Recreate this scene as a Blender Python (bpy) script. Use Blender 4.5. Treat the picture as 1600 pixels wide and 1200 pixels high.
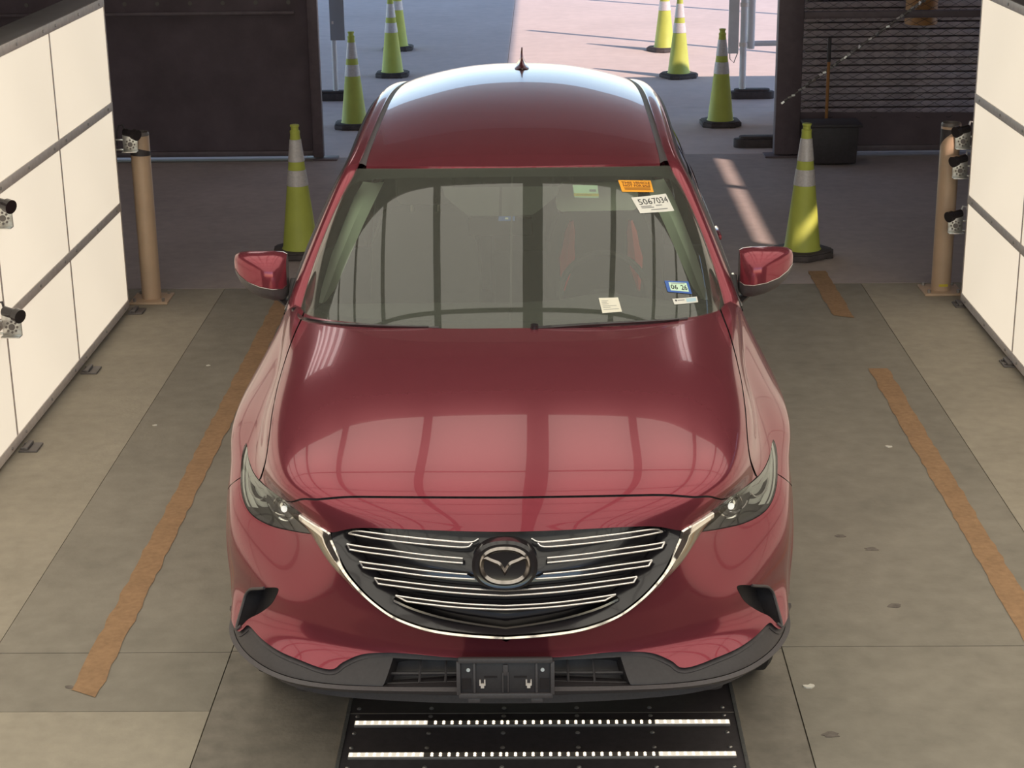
import bpy, bmesh, math, random
import numpy as np
from mathutils import Vector, Matrix
from mathutils.geometry import delaunay_2d_cdt

random.seed(7)
for o in list(bpy.data.objects): bpy.data.objects.remove(o)
scene = bpy.context.scene
COL = scene.collection

# ================================================================ camera, sky, sun, exposure
cam_d = bpy.data.cameras.new('camera'); cam = bpy.data.objects.new('camera', cam_d); COL.objects.link(cam)
R_ = ((0.9998121, 0.01475134, -0.01257659), (-0.00726613, -0.31629627, -0.94863263), (-0.01797153, 0.94854576, -0.31612965))
cam.matrix_world = Matrix(((R_[0][0], -R_[1][0], -R_[2][0], 0.0), (R_[0][1], -R_[1][1], -R_[2][1], 0.0), (R_[0][2], -R_[1][2], -R_[2][2], 3.0), (0, 0, 0, 1)))
cam_d.sensor_width = 36.0; cam_d.lens = 2765.0 / 1600.0 * 36.0; cam_d.clip_start = .05; cam_d.clip_end = 400
scene.camera = cam

SUN_DIR = Vector((-.78, .62, -.78)).normalized()          # the way the light travels
world = bpy.data.worlds.new('sky'); scene.world = world; world.use_nodes = True
wn = world.node_tree.nodes; wl = world.node_tree.links
bg = wn['Background']
sky = wn.new('ShaderNodeTexSky'); sky.sky_type = 'NISHITA'; sky.sun_disc = False
sky.sun_elevation = math.asin(-SUN_DIR.z); sky.sun_rotation = math.atan2(-SUN_DIR.x, -SUN_DIR.y); sky.air_density = 1.0; sky.dust_density = 0.0; sky.ozone_density = 1.6
wl.new(sky.outputs[0], bg.inputs[0]); bg.inputs[1].default_value = SKY_STRENGTH = .33

sun_d = bpy.data.lights.new('sun', 'SUN'); sun = bpy.data.objects.new('sun', sun_d); COL.objects.link(sun)
sun.rotation_euler = SUN_DIR.to_track_quat('-Z', 'Y').to_euler(); sun.location = (12, -8, 14)
sun_d.energy = 5.2; sun_d.color = (1.0, .76, .64); sun_d.angle = math.radians(.6)

PANEL_GLOW = 1.0       # side light walls
CEILING_GLOW = 1.65     # light ceiling over the lane
vs = scene.view_settings
vs.view_transform = 'Standard'; vs.look = 'None'; vs.exposure = 0.0; vs.gamma = 1.0; vs.use_curve_mapping = False

# ================================================================ materials
def M(name, col, rough=.5, metal=0., spec=.5, coat=0., coat_rough=.03, emit=None, emit_s=0., noise=None, bump=None, noise2=None):
    m = bpy.data.materials.new(name); m.use_nodes = True
    nt = m.node_tree; b = nt.nodes['Principled BSDF']
    b.inputs['Base Color'].default_value = (*col, 1); b.inputs['Roughness'].default_value = rough; b.inputs['Metallic'].default_value = metal
    b.inputs['Specular IOR Level'].default_value = spec; b.inputs['Coat Weight'].default_value = coat; b.inputs['Coat Roughness'].default_value = coat_rough
    if emit: b.inputs['Emission Color'].default_value = (*emit, 1); b.inputs['Emission Strength'].default_value = emit_s
    tc = nt.nodes.new('ShaderNodeTexCoord')
    if noise:
        sc, amt = noise
        n = nt.nodes.new('ShaderNodeTexNoise'); n.inputs['Scale'].default_value = sc; n.inputs['Detail'].default_value = 8; n.inputs['Roughness'].default_value = .62
        nt.links.new(tc.outputs['Object'], n.inputs['Vector'])
        fac = n.outputs['Fac']
        if noise2:
            n2 = nt.nodes.new('ShaderNodeTexNoise'); n2.inputs['Scale'].default_value = noise2[0]; n2.inputs['Detail'].default_value = 6
            nt.links.new(tc.outputs['Object'], n2.inputs['Vector'])
            mx = nt.nodes.new('ShaderNodeMix'); mx.data_type = 'FLOAT'; mx.inputs[0].default_value = noise2[1]
            nt.links.new(fac, mx.inputs[2]); nt.links.new(n2.outputs['Fac'], mx.inputs[3]); fac = mx.outputs[0]
        r = nt.nodes.new('ShaderNodeValToRGB'); r.color_ramp.elements[0].position = .3; r.color_ramp.elements[1].position = .7
        r.color_ramp.elements[0].color = (*[c * (1 - amt) for c in col], 1); r.color_ramp.elements[1].color = (*[min(1, c * (1 + amt)) for c in col], 1)
        nt.links.new(fac, r.inputs[0]); nt.links.new(r.outputs[0], b.inputs['Base Color'])
    if bump:
        n = nt.nodes.new('ShaderNodeTexNoise'); n.inputs['Scale'].default_value = bump[0]; n.inputs['Detail'].default_value = 6
        nt.links.new(tc.outputs['Object'], n.inputs['Vector'])
        bp = nt.nodes.new('ShaderNodeBump'); bp.inputs['Strength'].default_value = bump[1]; bp.inputs['Distance'].default_value = .01
        nt.links.new(n.outputs['Fac'], bp.inputs['Height']); nt.links.new(bp.outputs[0], b.inputs['Normal'])
    return m
def glass(name, tint, ior=1.5, gain=1.0, rough=0.0):
    """thin sheet: what lies behind, tinted, plus a mirror share that follows Fresnel"""
    m = bpy.data.materials.new(name); m.use_nodes = True; nt = m.node_tree; nt.nodes.remove(nt.nodes['Principled BSDF'])
    out = nt.nodes['Material Output']
    tr = nt.nodes.new('ShaderNodeBsdfTransparent'); tr.inputs[0].default_value = (*tint, 1)
    gl = nt.nodes.new('ShaderNodeBsdfGlossy'); gl.inputs['Roughness'].default_value = rough
    fr = nt.nodes.new('ShaderNodeFresnel'); fr.inputs[0].default_value = ior
    mu = nt.nodes.new('ShaderNodeMath'); mu.operation = 'MULTIPLY'; mu.inputs[1].default_value = gain; mu.use_clamp = True
    mx = nt.nodes.new('ShaderNodeMixShader')
    nt.links.new(fr.outputs[0], mu.inputs[0]); nt.links.new(mu.outputs[0], mx.inputs[0]); nt.links.new(tr.outputs[0], mx.inputs[1]); nt.links.new(gl.outputs[0], mx.inputs[2]); nt.links.new(mx.outputs[0], out.inputs[0])
    return m
def emitter(name, col, s, noise=None):
    m = bpy.data.materials.new(name); m.use_nodes = True; nt = m.node_tree
    b = nt.nodes['Principled BSDF']; b.inputs['Base Color'].default_value = (.6, .6, .58, 1); b.inputs['Roughness'].default_value = .6
    b.inputs['Emission Color'].default_value = (*col, 1); b.inputs['Emission Strength'].default_value = s
    if noise:
        tc = nt.nodes.new('ShaderNodeTexCoord'); n = nt.nodes.new('ShaderNodeTexNoise'); n.inputs['Scale'].default_value = noise[0]; n.inputs['Detail'].default_value = 2
        nt.links.new(tc.outputs['Object'], n.inputs['Vector'])
        r = nt.nodes.new('ShaderNodeMapRange'); r.inputs[1].default_value = .3; r.inputs[2].default_value = .7; r.inputs[3].default_value = s * (1 - noise[1]); r.inputs[4].default_value = s * (1 + noise[1])
        nt.links.new(n.outputs['Fac'], r.inputs[0]); nt.links.new(r.outputs[0], b.inputs['Emission Strength'])
    return m
def dusty(m, col, share):
    """a thin film of dust over the whole surface"""
    nt = m.node_tree; out = nt.nodes['Material Output']; src = out.inputs[0].links[0].from_socket
    d = nt.nodes.new('ShaderNodeBsdfDiffuse'); d.inputs[0].default_value = (*col, 1)
    tc = nt.nodes.new('ShaderNodeTexCoord'); n = nt.nodes.new('ShaderNodeTexNoise'); n.inputs['Scale'].default_value = 60; n.inputs['Detail'].default_value = 8
    nt.links.new(tc.outputs['Object'], n.inputs['Vector'])
    r = nt.nodes.new('ShaderNodeMapRange'); r.inputs[1].default_value = .3; r.inputs[2].default_value = .75; r.inputs[3].default_value = share * .97; r.inputs[4].default_value = share * 1.03
    mx = nt.nodes.new('ShaderNodeMixShader'); nt.links.new(n.outputs['Fac'], r.inputs[0]); nt.links.new(r.outputs[0], mx.inputs[0]); nt.links.new(src, mx.inputs[1]); nt.links.new(d.outputs[0], mx.inputs[2]); nt.links.new(mx.outputs[0], out.inputs[0])
    return m
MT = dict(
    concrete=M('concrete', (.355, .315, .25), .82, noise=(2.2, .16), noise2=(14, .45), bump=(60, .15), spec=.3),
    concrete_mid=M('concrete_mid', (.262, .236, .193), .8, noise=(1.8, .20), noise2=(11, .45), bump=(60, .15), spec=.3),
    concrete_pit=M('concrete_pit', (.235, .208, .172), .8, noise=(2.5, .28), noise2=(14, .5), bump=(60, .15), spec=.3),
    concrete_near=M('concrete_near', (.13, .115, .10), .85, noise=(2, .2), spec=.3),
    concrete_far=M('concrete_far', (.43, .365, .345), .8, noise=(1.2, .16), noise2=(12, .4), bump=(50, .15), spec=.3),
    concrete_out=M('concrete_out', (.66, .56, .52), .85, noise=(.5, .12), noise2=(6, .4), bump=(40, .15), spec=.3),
    joint=M('joint', (.22, .19, .16), .9),
    stain=M('stain', (.16, .135, .115), .8, noise=(30, .3)),
    paint_orange=M('paint_orange', (.34, .205, .11), .78, noise=(9, .25), noise2=(40, .5), spec=.3),
    glow=emitter('glow', (1.0, .85, .65), PANEL_GLOW * .72, (.9, .05)),
    glow_top=emitter('glow_top', (1.0, .95, .82), CEILING_GLOW),
    rail=M('rail', (.74, .66, .60), .5, .0, noise=(30, .12)),
    rail_dark=M('rail_dark', (.17, .15, .14), .5, .3),
    screw=M('screw', (.42, .40, .38), .35, .8),
    sheet=M('sheet', (.22, .20, .18), .5, .4, noise=(4, .15)),
    alu=M('alu', (.62, .61, .58), .32, .85, noise=(60, .2)),
    black_plastic=M('black_plastic', (.052, .044, .047), .55, noise=(40, .2)),
    black_gloss=M('black_gloss', (.024, .020, .022), .18, coat=.3),
    trim_black=M('trim_black', (.038, .032, .034), .5, noise=(80, .15)),
    skirt=M('skirt', (.075, .065, .067), .5, noise=(120, .12), bump=(300, .05)),
    rubber=M('rubber', (.075, .062, .062), .8, noise=(18, .25)),
    tan=M('tan', (.56, .39, .26), .5, noise=(7, .08)),
    lime=M('lime', (.50, .55, .10), .55, noise=(7, .08)),
    reflective=M('reflective', (.60, .57, .58), .45, .1, noise=(70, .12)),
    curtain=M('curtain', (.135, .102, .116), .85, noise=(3, .2), bump=(5, .5)),
    steel_black=M('steel_black', (.15, .115, .128), .55, .2, noise=(12, .15)),
    wire=M('wire', (.05, .04, .044), .6),
    slat_grey=M('slat_grey', (.46, .385, .385), .75, noise=(6, .25)),
    white_paint=M('white_paint', (.70, .68, .68), .45, noise=(9, .06)),
    sign_grey=M('sign_grey', (.33, .33, .36), .5),
    wood_orange=M('wood_orange', (.36, .16, .045), .5, noise=(40, .15)),
    drum_orange=M('drum_orange', (.42, .20, .07), .55, noise=(9, .12)),
    roof_metal=M('roof_metal', (.19, .15, .135), .8, noise=(1.5, .2)),
    wall_block=M('wall_block', (.20, .16, .15), .85, noise=(3, .2)),
    paint_red=dusty(M('paint_red', (.225, .0125, .028), .19, .55, .5, coat=.55, coat_rough=.015), (.36, .25, .28), .075),
    chrome=M('chrome', (.78, .74, .68), .10, 1.0),
    chrome_dark=M('chrome_dark', (.34, .31, .29), .2, 1.0),
    chrome_line=M('chrome_line', (.86, .82, .80), .22, .85),
    glass_ws=dusty(glass('glass_ws', (.74, .84, .74), 1.52, 1.5), (.33, .335, .29), .14),
    glass_side=glass('glass_side', (.12, .13, .12), 1.5, 1.0),
    glass_front=glass('glass_front', (.62, .68, .62), 1.5, 1.0),
    glass_lamp=glass('glass_lamp', (.90, .92, .90), 1.5, 1.2),
    lamp_white=M('lamp_white', (.88, .88, .82), .25, .35),
    lamp_shell=M('lamp_shell', (.14, .13, .12), .25, .3, coat=.5),
    lens=M('lens', (.9, .9, .86), .05, .95, coat=1.0),
    glint_glow=emitter('glint_glow', (1.0, .96, .88), 1.0),  # emission standing in for the bright glint on the projector lens
    scrap=M('scrap', (.7, .66, .58), .8),
    frit=M('frit', (.050, .044, .045), .4),
    dash=M('dash', (.075, .07, .068), .6, noise=(40, .15)),
    cabin=M('cabin', (.10, .09, .085), .8),
    trim_pale=M('trim_pale', (.92, .97, .82), .7),
    seat_black=M('seat_black', (.07, .065, .065), .75, noise=(40, .2)),
    seat_red=M('seat_red', (.95, .06, .04), .6, emit=(.9, .05, .03), emit_s=0.0),
    tyre=M('tyre', (.022, .02, .021), .8, noise=(60, .2)),
    led=emitter('led', (1.0, .84, .62), 2.2),
    led_soft=emitter('led_soft', (1.0, .88, .70), .75),
    led_bar=M('led_bar', (.26, .23, .21), .35, .4),
    tube=emitter('tube', (1.0, .9, .86), 2.2),
    paper=M('paper', (.74, .72, .66), .7), paper_cream=M('paper_cream', (.74, .70, .58), .7), paper_orange=M('paper_orange', (.85, .36, .02), .6),
    paper_yellow=M('paper_yellow', (.62, .50, .04), .6), paper_blue=M('paper_blue', (.04, .12, .42), .5), paper_green=M('paper_green', (.62, .82, .62), .6), paper_sky=M('paper_sky', (.45, .62, .70), .6),
    ink=M('ink', (.025, .025, .03), .7), ink_brown=M('ink_brown', (.22, .07, .01), .7), ink_grey=M('ink_grey', (.25, .25, .25), .7),
    tail_red=M('tail_red', (.25, .01, .01), .15, coat=.5),
)

# ================================================================ helpers
def tag(o, label=None, cat=None, group=None, kind=None):
    if label: o['label'] = label
    if cat: o['category'] = cat
    if group: o['group'] = group
    if kind: o['kind'] = kind
    return o
def empty(name, loc=(0, 0, 0), rz=0.0, parent=None):
    o = bpy.data.objects.new(name, None); COL.objects.link(o); o.location = loc; o.rotation_euler = (0, 0, rz); o.empty_display_size = .1
    if parent: o.parent = parent
    return o
def mesh_obj(name, V, Fc, mat, parent=None, smooth=True, normals=None, angle=None):
    me = bpy.data.meshes.new(name)
    me.from_pydata([tuple(map(float, v)) for v in V], [], [tuple(int(i) for i in f) for f in Fc]); me.update()
    if mat is not None: me.materials.append(MT[mat] if isinstance(mat, str) else mat)
    if smooth:
        me.polygons.foreach_set('use_smooth', [True] * len(me.polygons))
        if angle is not None and normals is None:
            try: me.set_sharp_from_angle(angle=math.radians(angle))
            except Exception: pass
    if normals is not None: me.normals_split_custom_set_from_vertices([tuple(map(float, n)) for n in normals])
    o = bpy.data.objects.new(name, me); COL.objects.link(o)
    if parent: o.parent = parent
    return o
def copy_tree(o, parent=None):
    c = o.copy(); COL.objects.link(c); c.parent = parent
    for ch in list(o.children): copy_tree(ch, c)
    return c
def again(o, loc, parent=None, rot=None):
    c = o.copy(); COL.objects.link(c); c.location = loc
    if rot is not None: c.rotation_euler = rot
    if parent: c.parent = parent
    return c
class MB:
    def __init__(s): s.v = []; s.f = []
    def add(s, V, F):
        n = len(s.v); s.v += [tuple(map(float, p)) for p in V]; s.f += [tuple(i + n for i in f) for f in F]; return s
    def box(s, c, d, m=None, taper=1.0):
        x, y, z = d[0] / 2, d[1] / 2, d[2] / 2; t = taper
        P = [(-x, -y, -z), (x, -y, -z), (x, y, -z), (-x, y, -z), (-x * t, -y * t, z), (x * t, -y * t, z), (x * t, y * t, z), (-x * t, y * t, z)]
        P = [(m @ Vector(p)) if m else Vector(p) for p in P]
        return s.add([p + Vector(c) for p in P], [(0, 3, 2, 1), (4, 5, 6, 7), (0, 1, 5, 4), (1, 2, 6, 5), (2, 3, 7, 6), (3, 0, 4, 7)])
    def b2(s, lo, hi): return s.box([(a + b) / 2 for a, b in zip(lo, hi)], [abs(b - a) for a, b in zip(lo, hi)])
    def cyl(s, p0, p1, r0, r1=None, n=16, caps=True):
        r1 = r0 if r1 is None else r1
        p0, p1 = Vector(p0), Vector(p1); a = (p1 - p0).normalized()
        u = a.orthogonal().normalized(); w = a.cross(u)
        V = []
        for p, r in ((p0, r0), (p1, r1)):
            for i in range(n):
                t = 2 * math.pi * i / n; V.append(p + r * (math.cos(t) * u + math.sin(t) * w))
        F = [(i, (i + 1) % n, n + (i + 1) % n, n + i) for i in range(n)]
        if caps: F += [tuple(range(n - 1, -1, -1)), tuple(range(n, 2 * n))]
        return s.add(V, F)
    def lathe(s, prof, n=24, c=(0, 0, 0), axis='z'):
        V = []
        for r, z in prof:
            for i in range(n):
                t = 2 * math.pi * i / n
                p = (r * math.cos(t), r * math.sin(t), z)
                if axis == 'x': p = (p[2], p[0], p[1])
                if axis == 'y': p = (p[1], p[2], p[0])
                V.append((p[0] + c[0], p[1] + c[1], p[2] + c[2]))
        F = []
        for k in range(len(prof) - 1):
            for i in range(n): F.append((k * n + i, k * n + (i + 1) % n, (k + 1) * n + (i + 1) % n, (k + 1) * n + i))
        F += [tuple(range(n - 1, -1, -1)), tuple(range((len(prof) - 1) * n, len(prof) * n))]
        return s.add(V, F)
    def tube(s, pts, r, n=8, closed=False):
        P = [Vector(p) for p in pts]; m = len(P); V = []; up = None
        for i in range(m):
            a = P[(i + 1) % m] - P[i - 1] if closed else P[min(i + 1, m - 1)] - P[max(i - 1, 0)]
            a.normalize()
            u = a.orthogonal() if up is None else up - a * up.dot(a)
            u.normalize(); up = u; w = a.cross(u)
            rr = r[i] if hasattr(r, '__len__') else r
            for k in range(n):
                t = 2 * math.pi * k / n; V.append(P[i] + rr * (math.cos(t) * u + math.sin(t) * w))
        F = []
        for i in range(m if closed else m - 1):
            j = (i + 1) % m
            for k in range(n): F.append((i * n + k, i * n + (k + 1) % n, j * n + (k + 1) % n, j * n + k))
        if not closed: F += [tuple(range(n - 1, -1, -1)), tuple(range((m - 1) * n, m * n))]
        return s.add(V, F)
    def prism(s, poly, z0, z1, f=lambda x, y, z: (x, y, z)):
        n = len(poly); V = [f(x, y, z0) for x, y in poly] + [f(x, y, z1) for x, y in poly]
        return s.add(V, [tuple(range(n - 1, -1, -1)), tuple(range(n, 2 * n))] + [(i, (i + 1) % n, n + (i + 1) % n, n + i) for i in range(n)])
    def grid(s, P):
        P = np.asarray(P); a, b = P.shape[:2]
        return s.add(P.reshape(-1, 3), [(i * b + j, i * b + j + 1, (i + 1) * b + j + 1, (i + 1) * b + j) for i in range(a - 1) for j in range(b - 1)])
    def build(s, name, mat, parent=None, smooth=True, angle=38, bevel=0.0, seg=2):
        o = mesh_obj(name, s.v, s.f, mat, parent, False)
        bm = bmesh.new(); bm.from_mesh(o.data)
        bmesh.ops.remove_doubles(bm, verts=bm.verts, dist=1e-6)
        if bevel:
            ed = [e for e in bm.edges if len(e.link_faces) == 2 and e.calc_face_angle(0) > math.radians(30)]
            bmesh.ops.bevel(bm, geom=ed, offset=bevel, segments=seg, affect='EDGES', profile=.5)
        bmesh.ops.recalc_face_normals(bm, faces=bm.faces)
        bm.to_mesh(o.data); bm.free()
        if smooth:
            o.data.polygons.foreach_set('use_smooth', [True] * len(o.data.polygons)); o.data.set_sharp_from_angle(angle=math.radians(angle))
        return o
def text_mesh(name, body, size, mat, parent, mtx, align='CENTER', xs=1.0, bold=0.0):
    cu = bpy.data.curves.new(name, 'FONT'); cu.body = body; cu.size = size; cu.align_x = align; cu.align_y = 'CENTER'; cu.resolution_u = 2; cu.offset = bold
    t = bpy.data.objects.new(name, cu); COL.objects.link(t)
    dg = bpy.context.evaluated_depsgraph_get(); me = bpy.data.meshes.new_from_object(t.evaluated_get(dg)); bpy.data.objects.remove(t); bpy.data.curves.remove(cu)
    me.transform(mtx @ Matrix.Diagonal((xs, 1, 1, 1))); me.materials.clear(); me.materials.append(MT[mat]); me.name = name
    o = bpy.data.objects.new(name, me); COL.objects.link(o); o.parent = parent
    return o
# ================================================================ the setting: floor slabs, building shell
floor = tag(empty('floor'), 'concrete floor of the drive-through lane in worn slabs', kind='structure')
base = MB().b2((-60, -12, -.2), (60, 90, -.012)).build('joint_bed', 'joint', floor, smooth=False)
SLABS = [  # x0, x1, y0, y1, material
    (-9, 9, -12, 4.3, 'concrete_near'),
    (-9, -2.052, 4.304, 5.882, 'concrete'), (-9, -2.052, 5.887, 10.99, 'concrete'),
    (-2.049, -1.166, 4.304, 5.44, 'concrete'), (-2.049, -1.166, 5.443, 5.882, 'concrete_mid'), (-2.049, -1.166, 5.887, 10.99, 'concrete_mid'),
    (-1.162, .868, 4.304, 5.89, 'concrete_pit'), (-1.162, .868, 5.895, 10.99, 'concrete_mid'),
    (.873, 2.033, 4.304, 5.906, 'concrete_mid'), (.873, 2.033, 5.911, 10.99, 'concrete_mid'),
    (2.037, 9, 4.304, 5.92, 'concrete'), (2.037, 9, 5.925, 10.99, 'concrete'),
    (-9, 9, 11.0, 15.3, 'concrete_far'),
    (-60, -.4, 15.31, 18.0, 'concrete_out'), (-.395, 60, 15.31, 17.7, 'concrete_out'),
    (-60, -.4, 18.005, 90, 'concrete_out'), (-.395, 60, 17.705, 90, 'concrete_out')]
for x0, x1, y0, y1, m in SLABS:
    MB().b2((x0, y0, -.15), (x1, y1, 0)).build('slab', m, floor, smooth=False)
# faded lane stripes with ragged ends
def stripe(x, y0, y1, w, label):
    rnd = random.Random(int(x * 100) + int(y0 * 10)); n = int((y1 - y0) / .06)
    L = [(x - w / 2 + rnd.uniform(-.006, .006), y0 + (y1 - y0) * i / n) for i in range(n + 1)]
    R = [(x + w / 2 + rnd.uniform(-.006, .006), y0 + (y1 - y0) * i / n) for i in range(n + 1)]
    V = [(a, b, .0025) for a, b in L] + [(a, b, .0025) for a, b in R]
    V[0] = (V[0][0], V[0][1] + .06, .0025)
    o = mesh_obj('lane_stripe', V, [(i, n + 1 + i, n + 2 + i, i + 1) for i in range(n)], 'paint_orange', None, False)
    tag(o, label, 'floor marking', 'faded orange lane stripes')
stripe(-1.635, 5.54, 10.7, .105, 'long faded orange stripe on the floor left of the car')
stripe(1.825, 5.2, 9.22, .105, 'long faded orange stripe on the floor right of the car')
stripe(1.80, 10.2, 11.3, .12, 'short worn orange stripe remnant in front of the right bollard')
for i, (x, y, r) in enumerate([(1.25, 6.93, .016), (1.36, 6.79, .018), (1.35, 6.25, .02), (1.85, 6.3, .026), (1.1, 7.68, .014), (.95, 5.26, .02), (-2.25, 6.4, .02), (-1.7, 5.62, .012)]):
    bm = MB(); n = 14; rr = [r * random.uniform(.7, 1.25) for _ in range(n)]
    bm.prism([(x + 1.5 * rr[k] * math.cos(2 * math.pi * k / n), y + rr[k] * math.sin(2 * math.pi * k / n)) for k in range(n)], .0005, .002)
    o = bm.build('oil_spot', 'stain', floor, smooth=False)

for i, (x, y, r) in enumerate([(.93, 5.60, .014), (-1.87, 9.36, .012), (-1.96, 8.38, .010), (1.66, 8.0, .012)]):
    n = 9; rr = [r * random.uniform(.4, 1.3) for _ in range(n)]
    o = MB().prism([(x + 1.5 * rr[k] * math.cos(2 * math.pi * k / n), y + rr[k] * math.sin(2 * math.pi * k / n)) for k in range(n)], .0, .005).build('litter_scrap', 'scrap', smooth=False)
    tag(o, ['pale scrap of litter on the floor right of the front bumper', 'pale scrap of litter on the floor in front of the left bollard', 'pale scrap of litter between the left light wall and the orange stripe', 'pale scrap of litter on the orange stripe right of the car'][i], 'litter', 'litter scraps on the floor')

def struct(o): o['kind'] = 'structure'; return o
w = MB()
w.b2((5.3, -10, 0), (5.34, 15.4, 3.70)); w.b2((5.3, -10, 3.84), (5.34, 15.4, 5.7))
for a, b in ((-10, 8.35), (8.60, 8.72), (9.0, 9.06), (10.9, 11.0), (12.1, 15.4)): w.b2((5.3, a, 3.70), (5.34, b, 3.84))
struct(w.build('wall_right', 'wall_block', smooth=False))
struct(MB().b2((-6.7, -10, 0), (-6.5, 15.4, 5.7)).build('wall_left', 'wall_block', smooth=False))
struct(MB().b2((-6.7, -10, 5.7), (5.34, 31, 5.95)).build('ceiling', 'roof_metal', smooth=False))
w = MB().b2((-6.7, 15.42, 2.62), (-1.9, 15.6, 5.7)).b2((2.0, 15.42, 2.62), (5.5, 15.6, 5.7)).b2((4.6, 15.42, 0), (5.5, 15.6, 2.62)).b2((-1.9, 15.42, 4.4), (2.0, 15.6, 5.7))
struct(w.build('wall_far', 'wall_block', smooth=False))
struct(MB().b2((2.42, 17.3, 0), (5.5, 17.45, 2.9)).build('wall_yard', 'slat_grey', smooth=False))

# ================================================================ light walls on both sides, light ceiling above
PW, PH = 1.22, .61
def light_wall(sgn, label):
    W = tag(empty('light_wall', (sgn * 2.575, 10.5, 0)), label, 'light wall', 'luminous walls along the lane')
    NP = 5; x = lambda a: sgn * a
    MB().b2((x(.015), -NP * PW, .05), (x(.17), 0, 1.86)).build('housing', 'sheet', W, bevel=.004)
    MB().b2((x(-.012), -NP * PW - .01, 1.885), (x(.20), .012, 1.90)).build('top_cap', 'sheet', W, bevel=.003)
    pan = None
    for i in range(NP):
        for k in range(3):
            loc = (0, -PW * (i + .5), .045 + PH * (k + .5))
            if pan is None:
                pan = MB().box((0, 0, 0), (.022, PW - .014, PH - .02)).build('diffuser_panel', 'glow', W, smooth=False); pan.location = loc
            else: again(pan, loc, W)
    for k, z in enumerate((.045, .045 + PH, .045 + 2 * PH, .045 + 3 * PH)):
        h = .052 if k in (1, 2) else .05
        MB().b2((x(-.016), -NP * PW, z - h / 2), (x(.004), .004, z + h / 2)).build('rail', 'rail', W, bevel=.002)
    for i in range(NP + 1):
        yy = -PW * i
        MB().b2((x(-.0125), yy - .012, .06), (x(.004), yy + .012, 1.86)).build('mullion', 'rail', W, smooth=False)
    sc = None
    for k in range(4):
        z = .045 + PH * k
        for i in range(NP):
            for t in (.1, .5, .9):
                loc = (x(-.017), -PW * (i + t), z)
                if sc is None:
                    sc = MB().cyl((-.004, 0, 0), (.004, 0, 0), .008, n=8).build('screw', 'screw', W); sc.location = loc
                else: again(sc, loc, W)
    ft = None
    for i in range(NP + 1):
        loc = (x(-.045), min(-.04, -PW * i + (.0 if i else 0)), 0)
        if ft is None:
            m = MB().b2((-.02, -.06, 0), (.07, .06, .010)).b2((.0, -.055, .010), (.025, .055, .024)).cyl((-.008, -.035, .010), (-.008, -.035, .018), .008, n=8).cyl((-.008, .035, .010), (-.008, .035, .018), .008, n=8)
            ft = m.build('foot', 'rail_dark', W, bevel=.002); ft.location = loc
        else: again(ft, loc, W)
    if sgn < 0: pass
    return W
light_wall(-1, 'tall white glowing panel wall on the left side of the lane')
light_wall(1, 'tall white glowing panel wall on the right side of the lane')

LC = tag(empty('light_ceiling', (0, 0, 3.25)), 'glowing white panel ceiling hung over the car, seen mirrored in hood and windshield', 'light ceiling')
LY0, LY1 = -1.76, 8.0
xs = [-.03 + .618 * k for k in range(-6, 7)]
ys = [8.0 - 1.22 * k for k in range(8, -1, -1)]
for i in range(len(xs) - 1):
    for j in range(len(ys) - 1):
        MB().b2((xs[i], ys[j], .0), (xs[i + 1], ys[j + 1], .02)).build('diffuser_panel', 'glow_top', LC, smooth=False)
for i, x in enumerate(xs):
    wd = .06 if i == 6 else .028
    MB().b2((x - wd, LY0 - .03, -.03), (x + wd, LY1 + .03, .03)).build('beam', 'rail_dark', LC, smooth=False)
for y in ys: MB().b2((xs[0], y - .02, -.025), (xs[-1], y + .02, .03)).build('rail', 'rail_dark', LC, smooth=False)
MB().b2((xs[0] - .05, LY0 - .05, .03), (xs[-1] + .05, LY1 + .05, .14)).build('housing', 'sheet', LC, smooth=False)
for x in (-2.1, 2.2):
    for y in (-1.3, 3.2, 7.7): MB().cyl((x, y, .14), (x, y, 2.45), .012, n=8).build('hanger_rod', 'steel_black', LC)

# strip lights under the roof, mirrored on the hood
def strip_light(x, y, z, label, n=5, ln=3.0, wd=.45):
    T = tag(empty('strip_light', (x, y, z)), label, 'ceiling light', 'strip lights under the roof')
    MB().b2((-wd - .1, -ln / 2 - .05, .03), (wd + .1, ln / 2 + .05, .09)).build('tray', 'white_paint', T, bevel=.004)
    for i in range(n):
        xx = -wd + 2 * wd * i / (n - 1)
        MB().cyl((xx, -ln / 2, 0), (xx, ln / 2, 0), .045, n=10).build('tube', 'tube', T)
    MB().cyl((0, 0, .09), (0, 0, 5.7 - z), .012, n=8).build('hanger_rod', 'steel_black', T)

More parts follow.
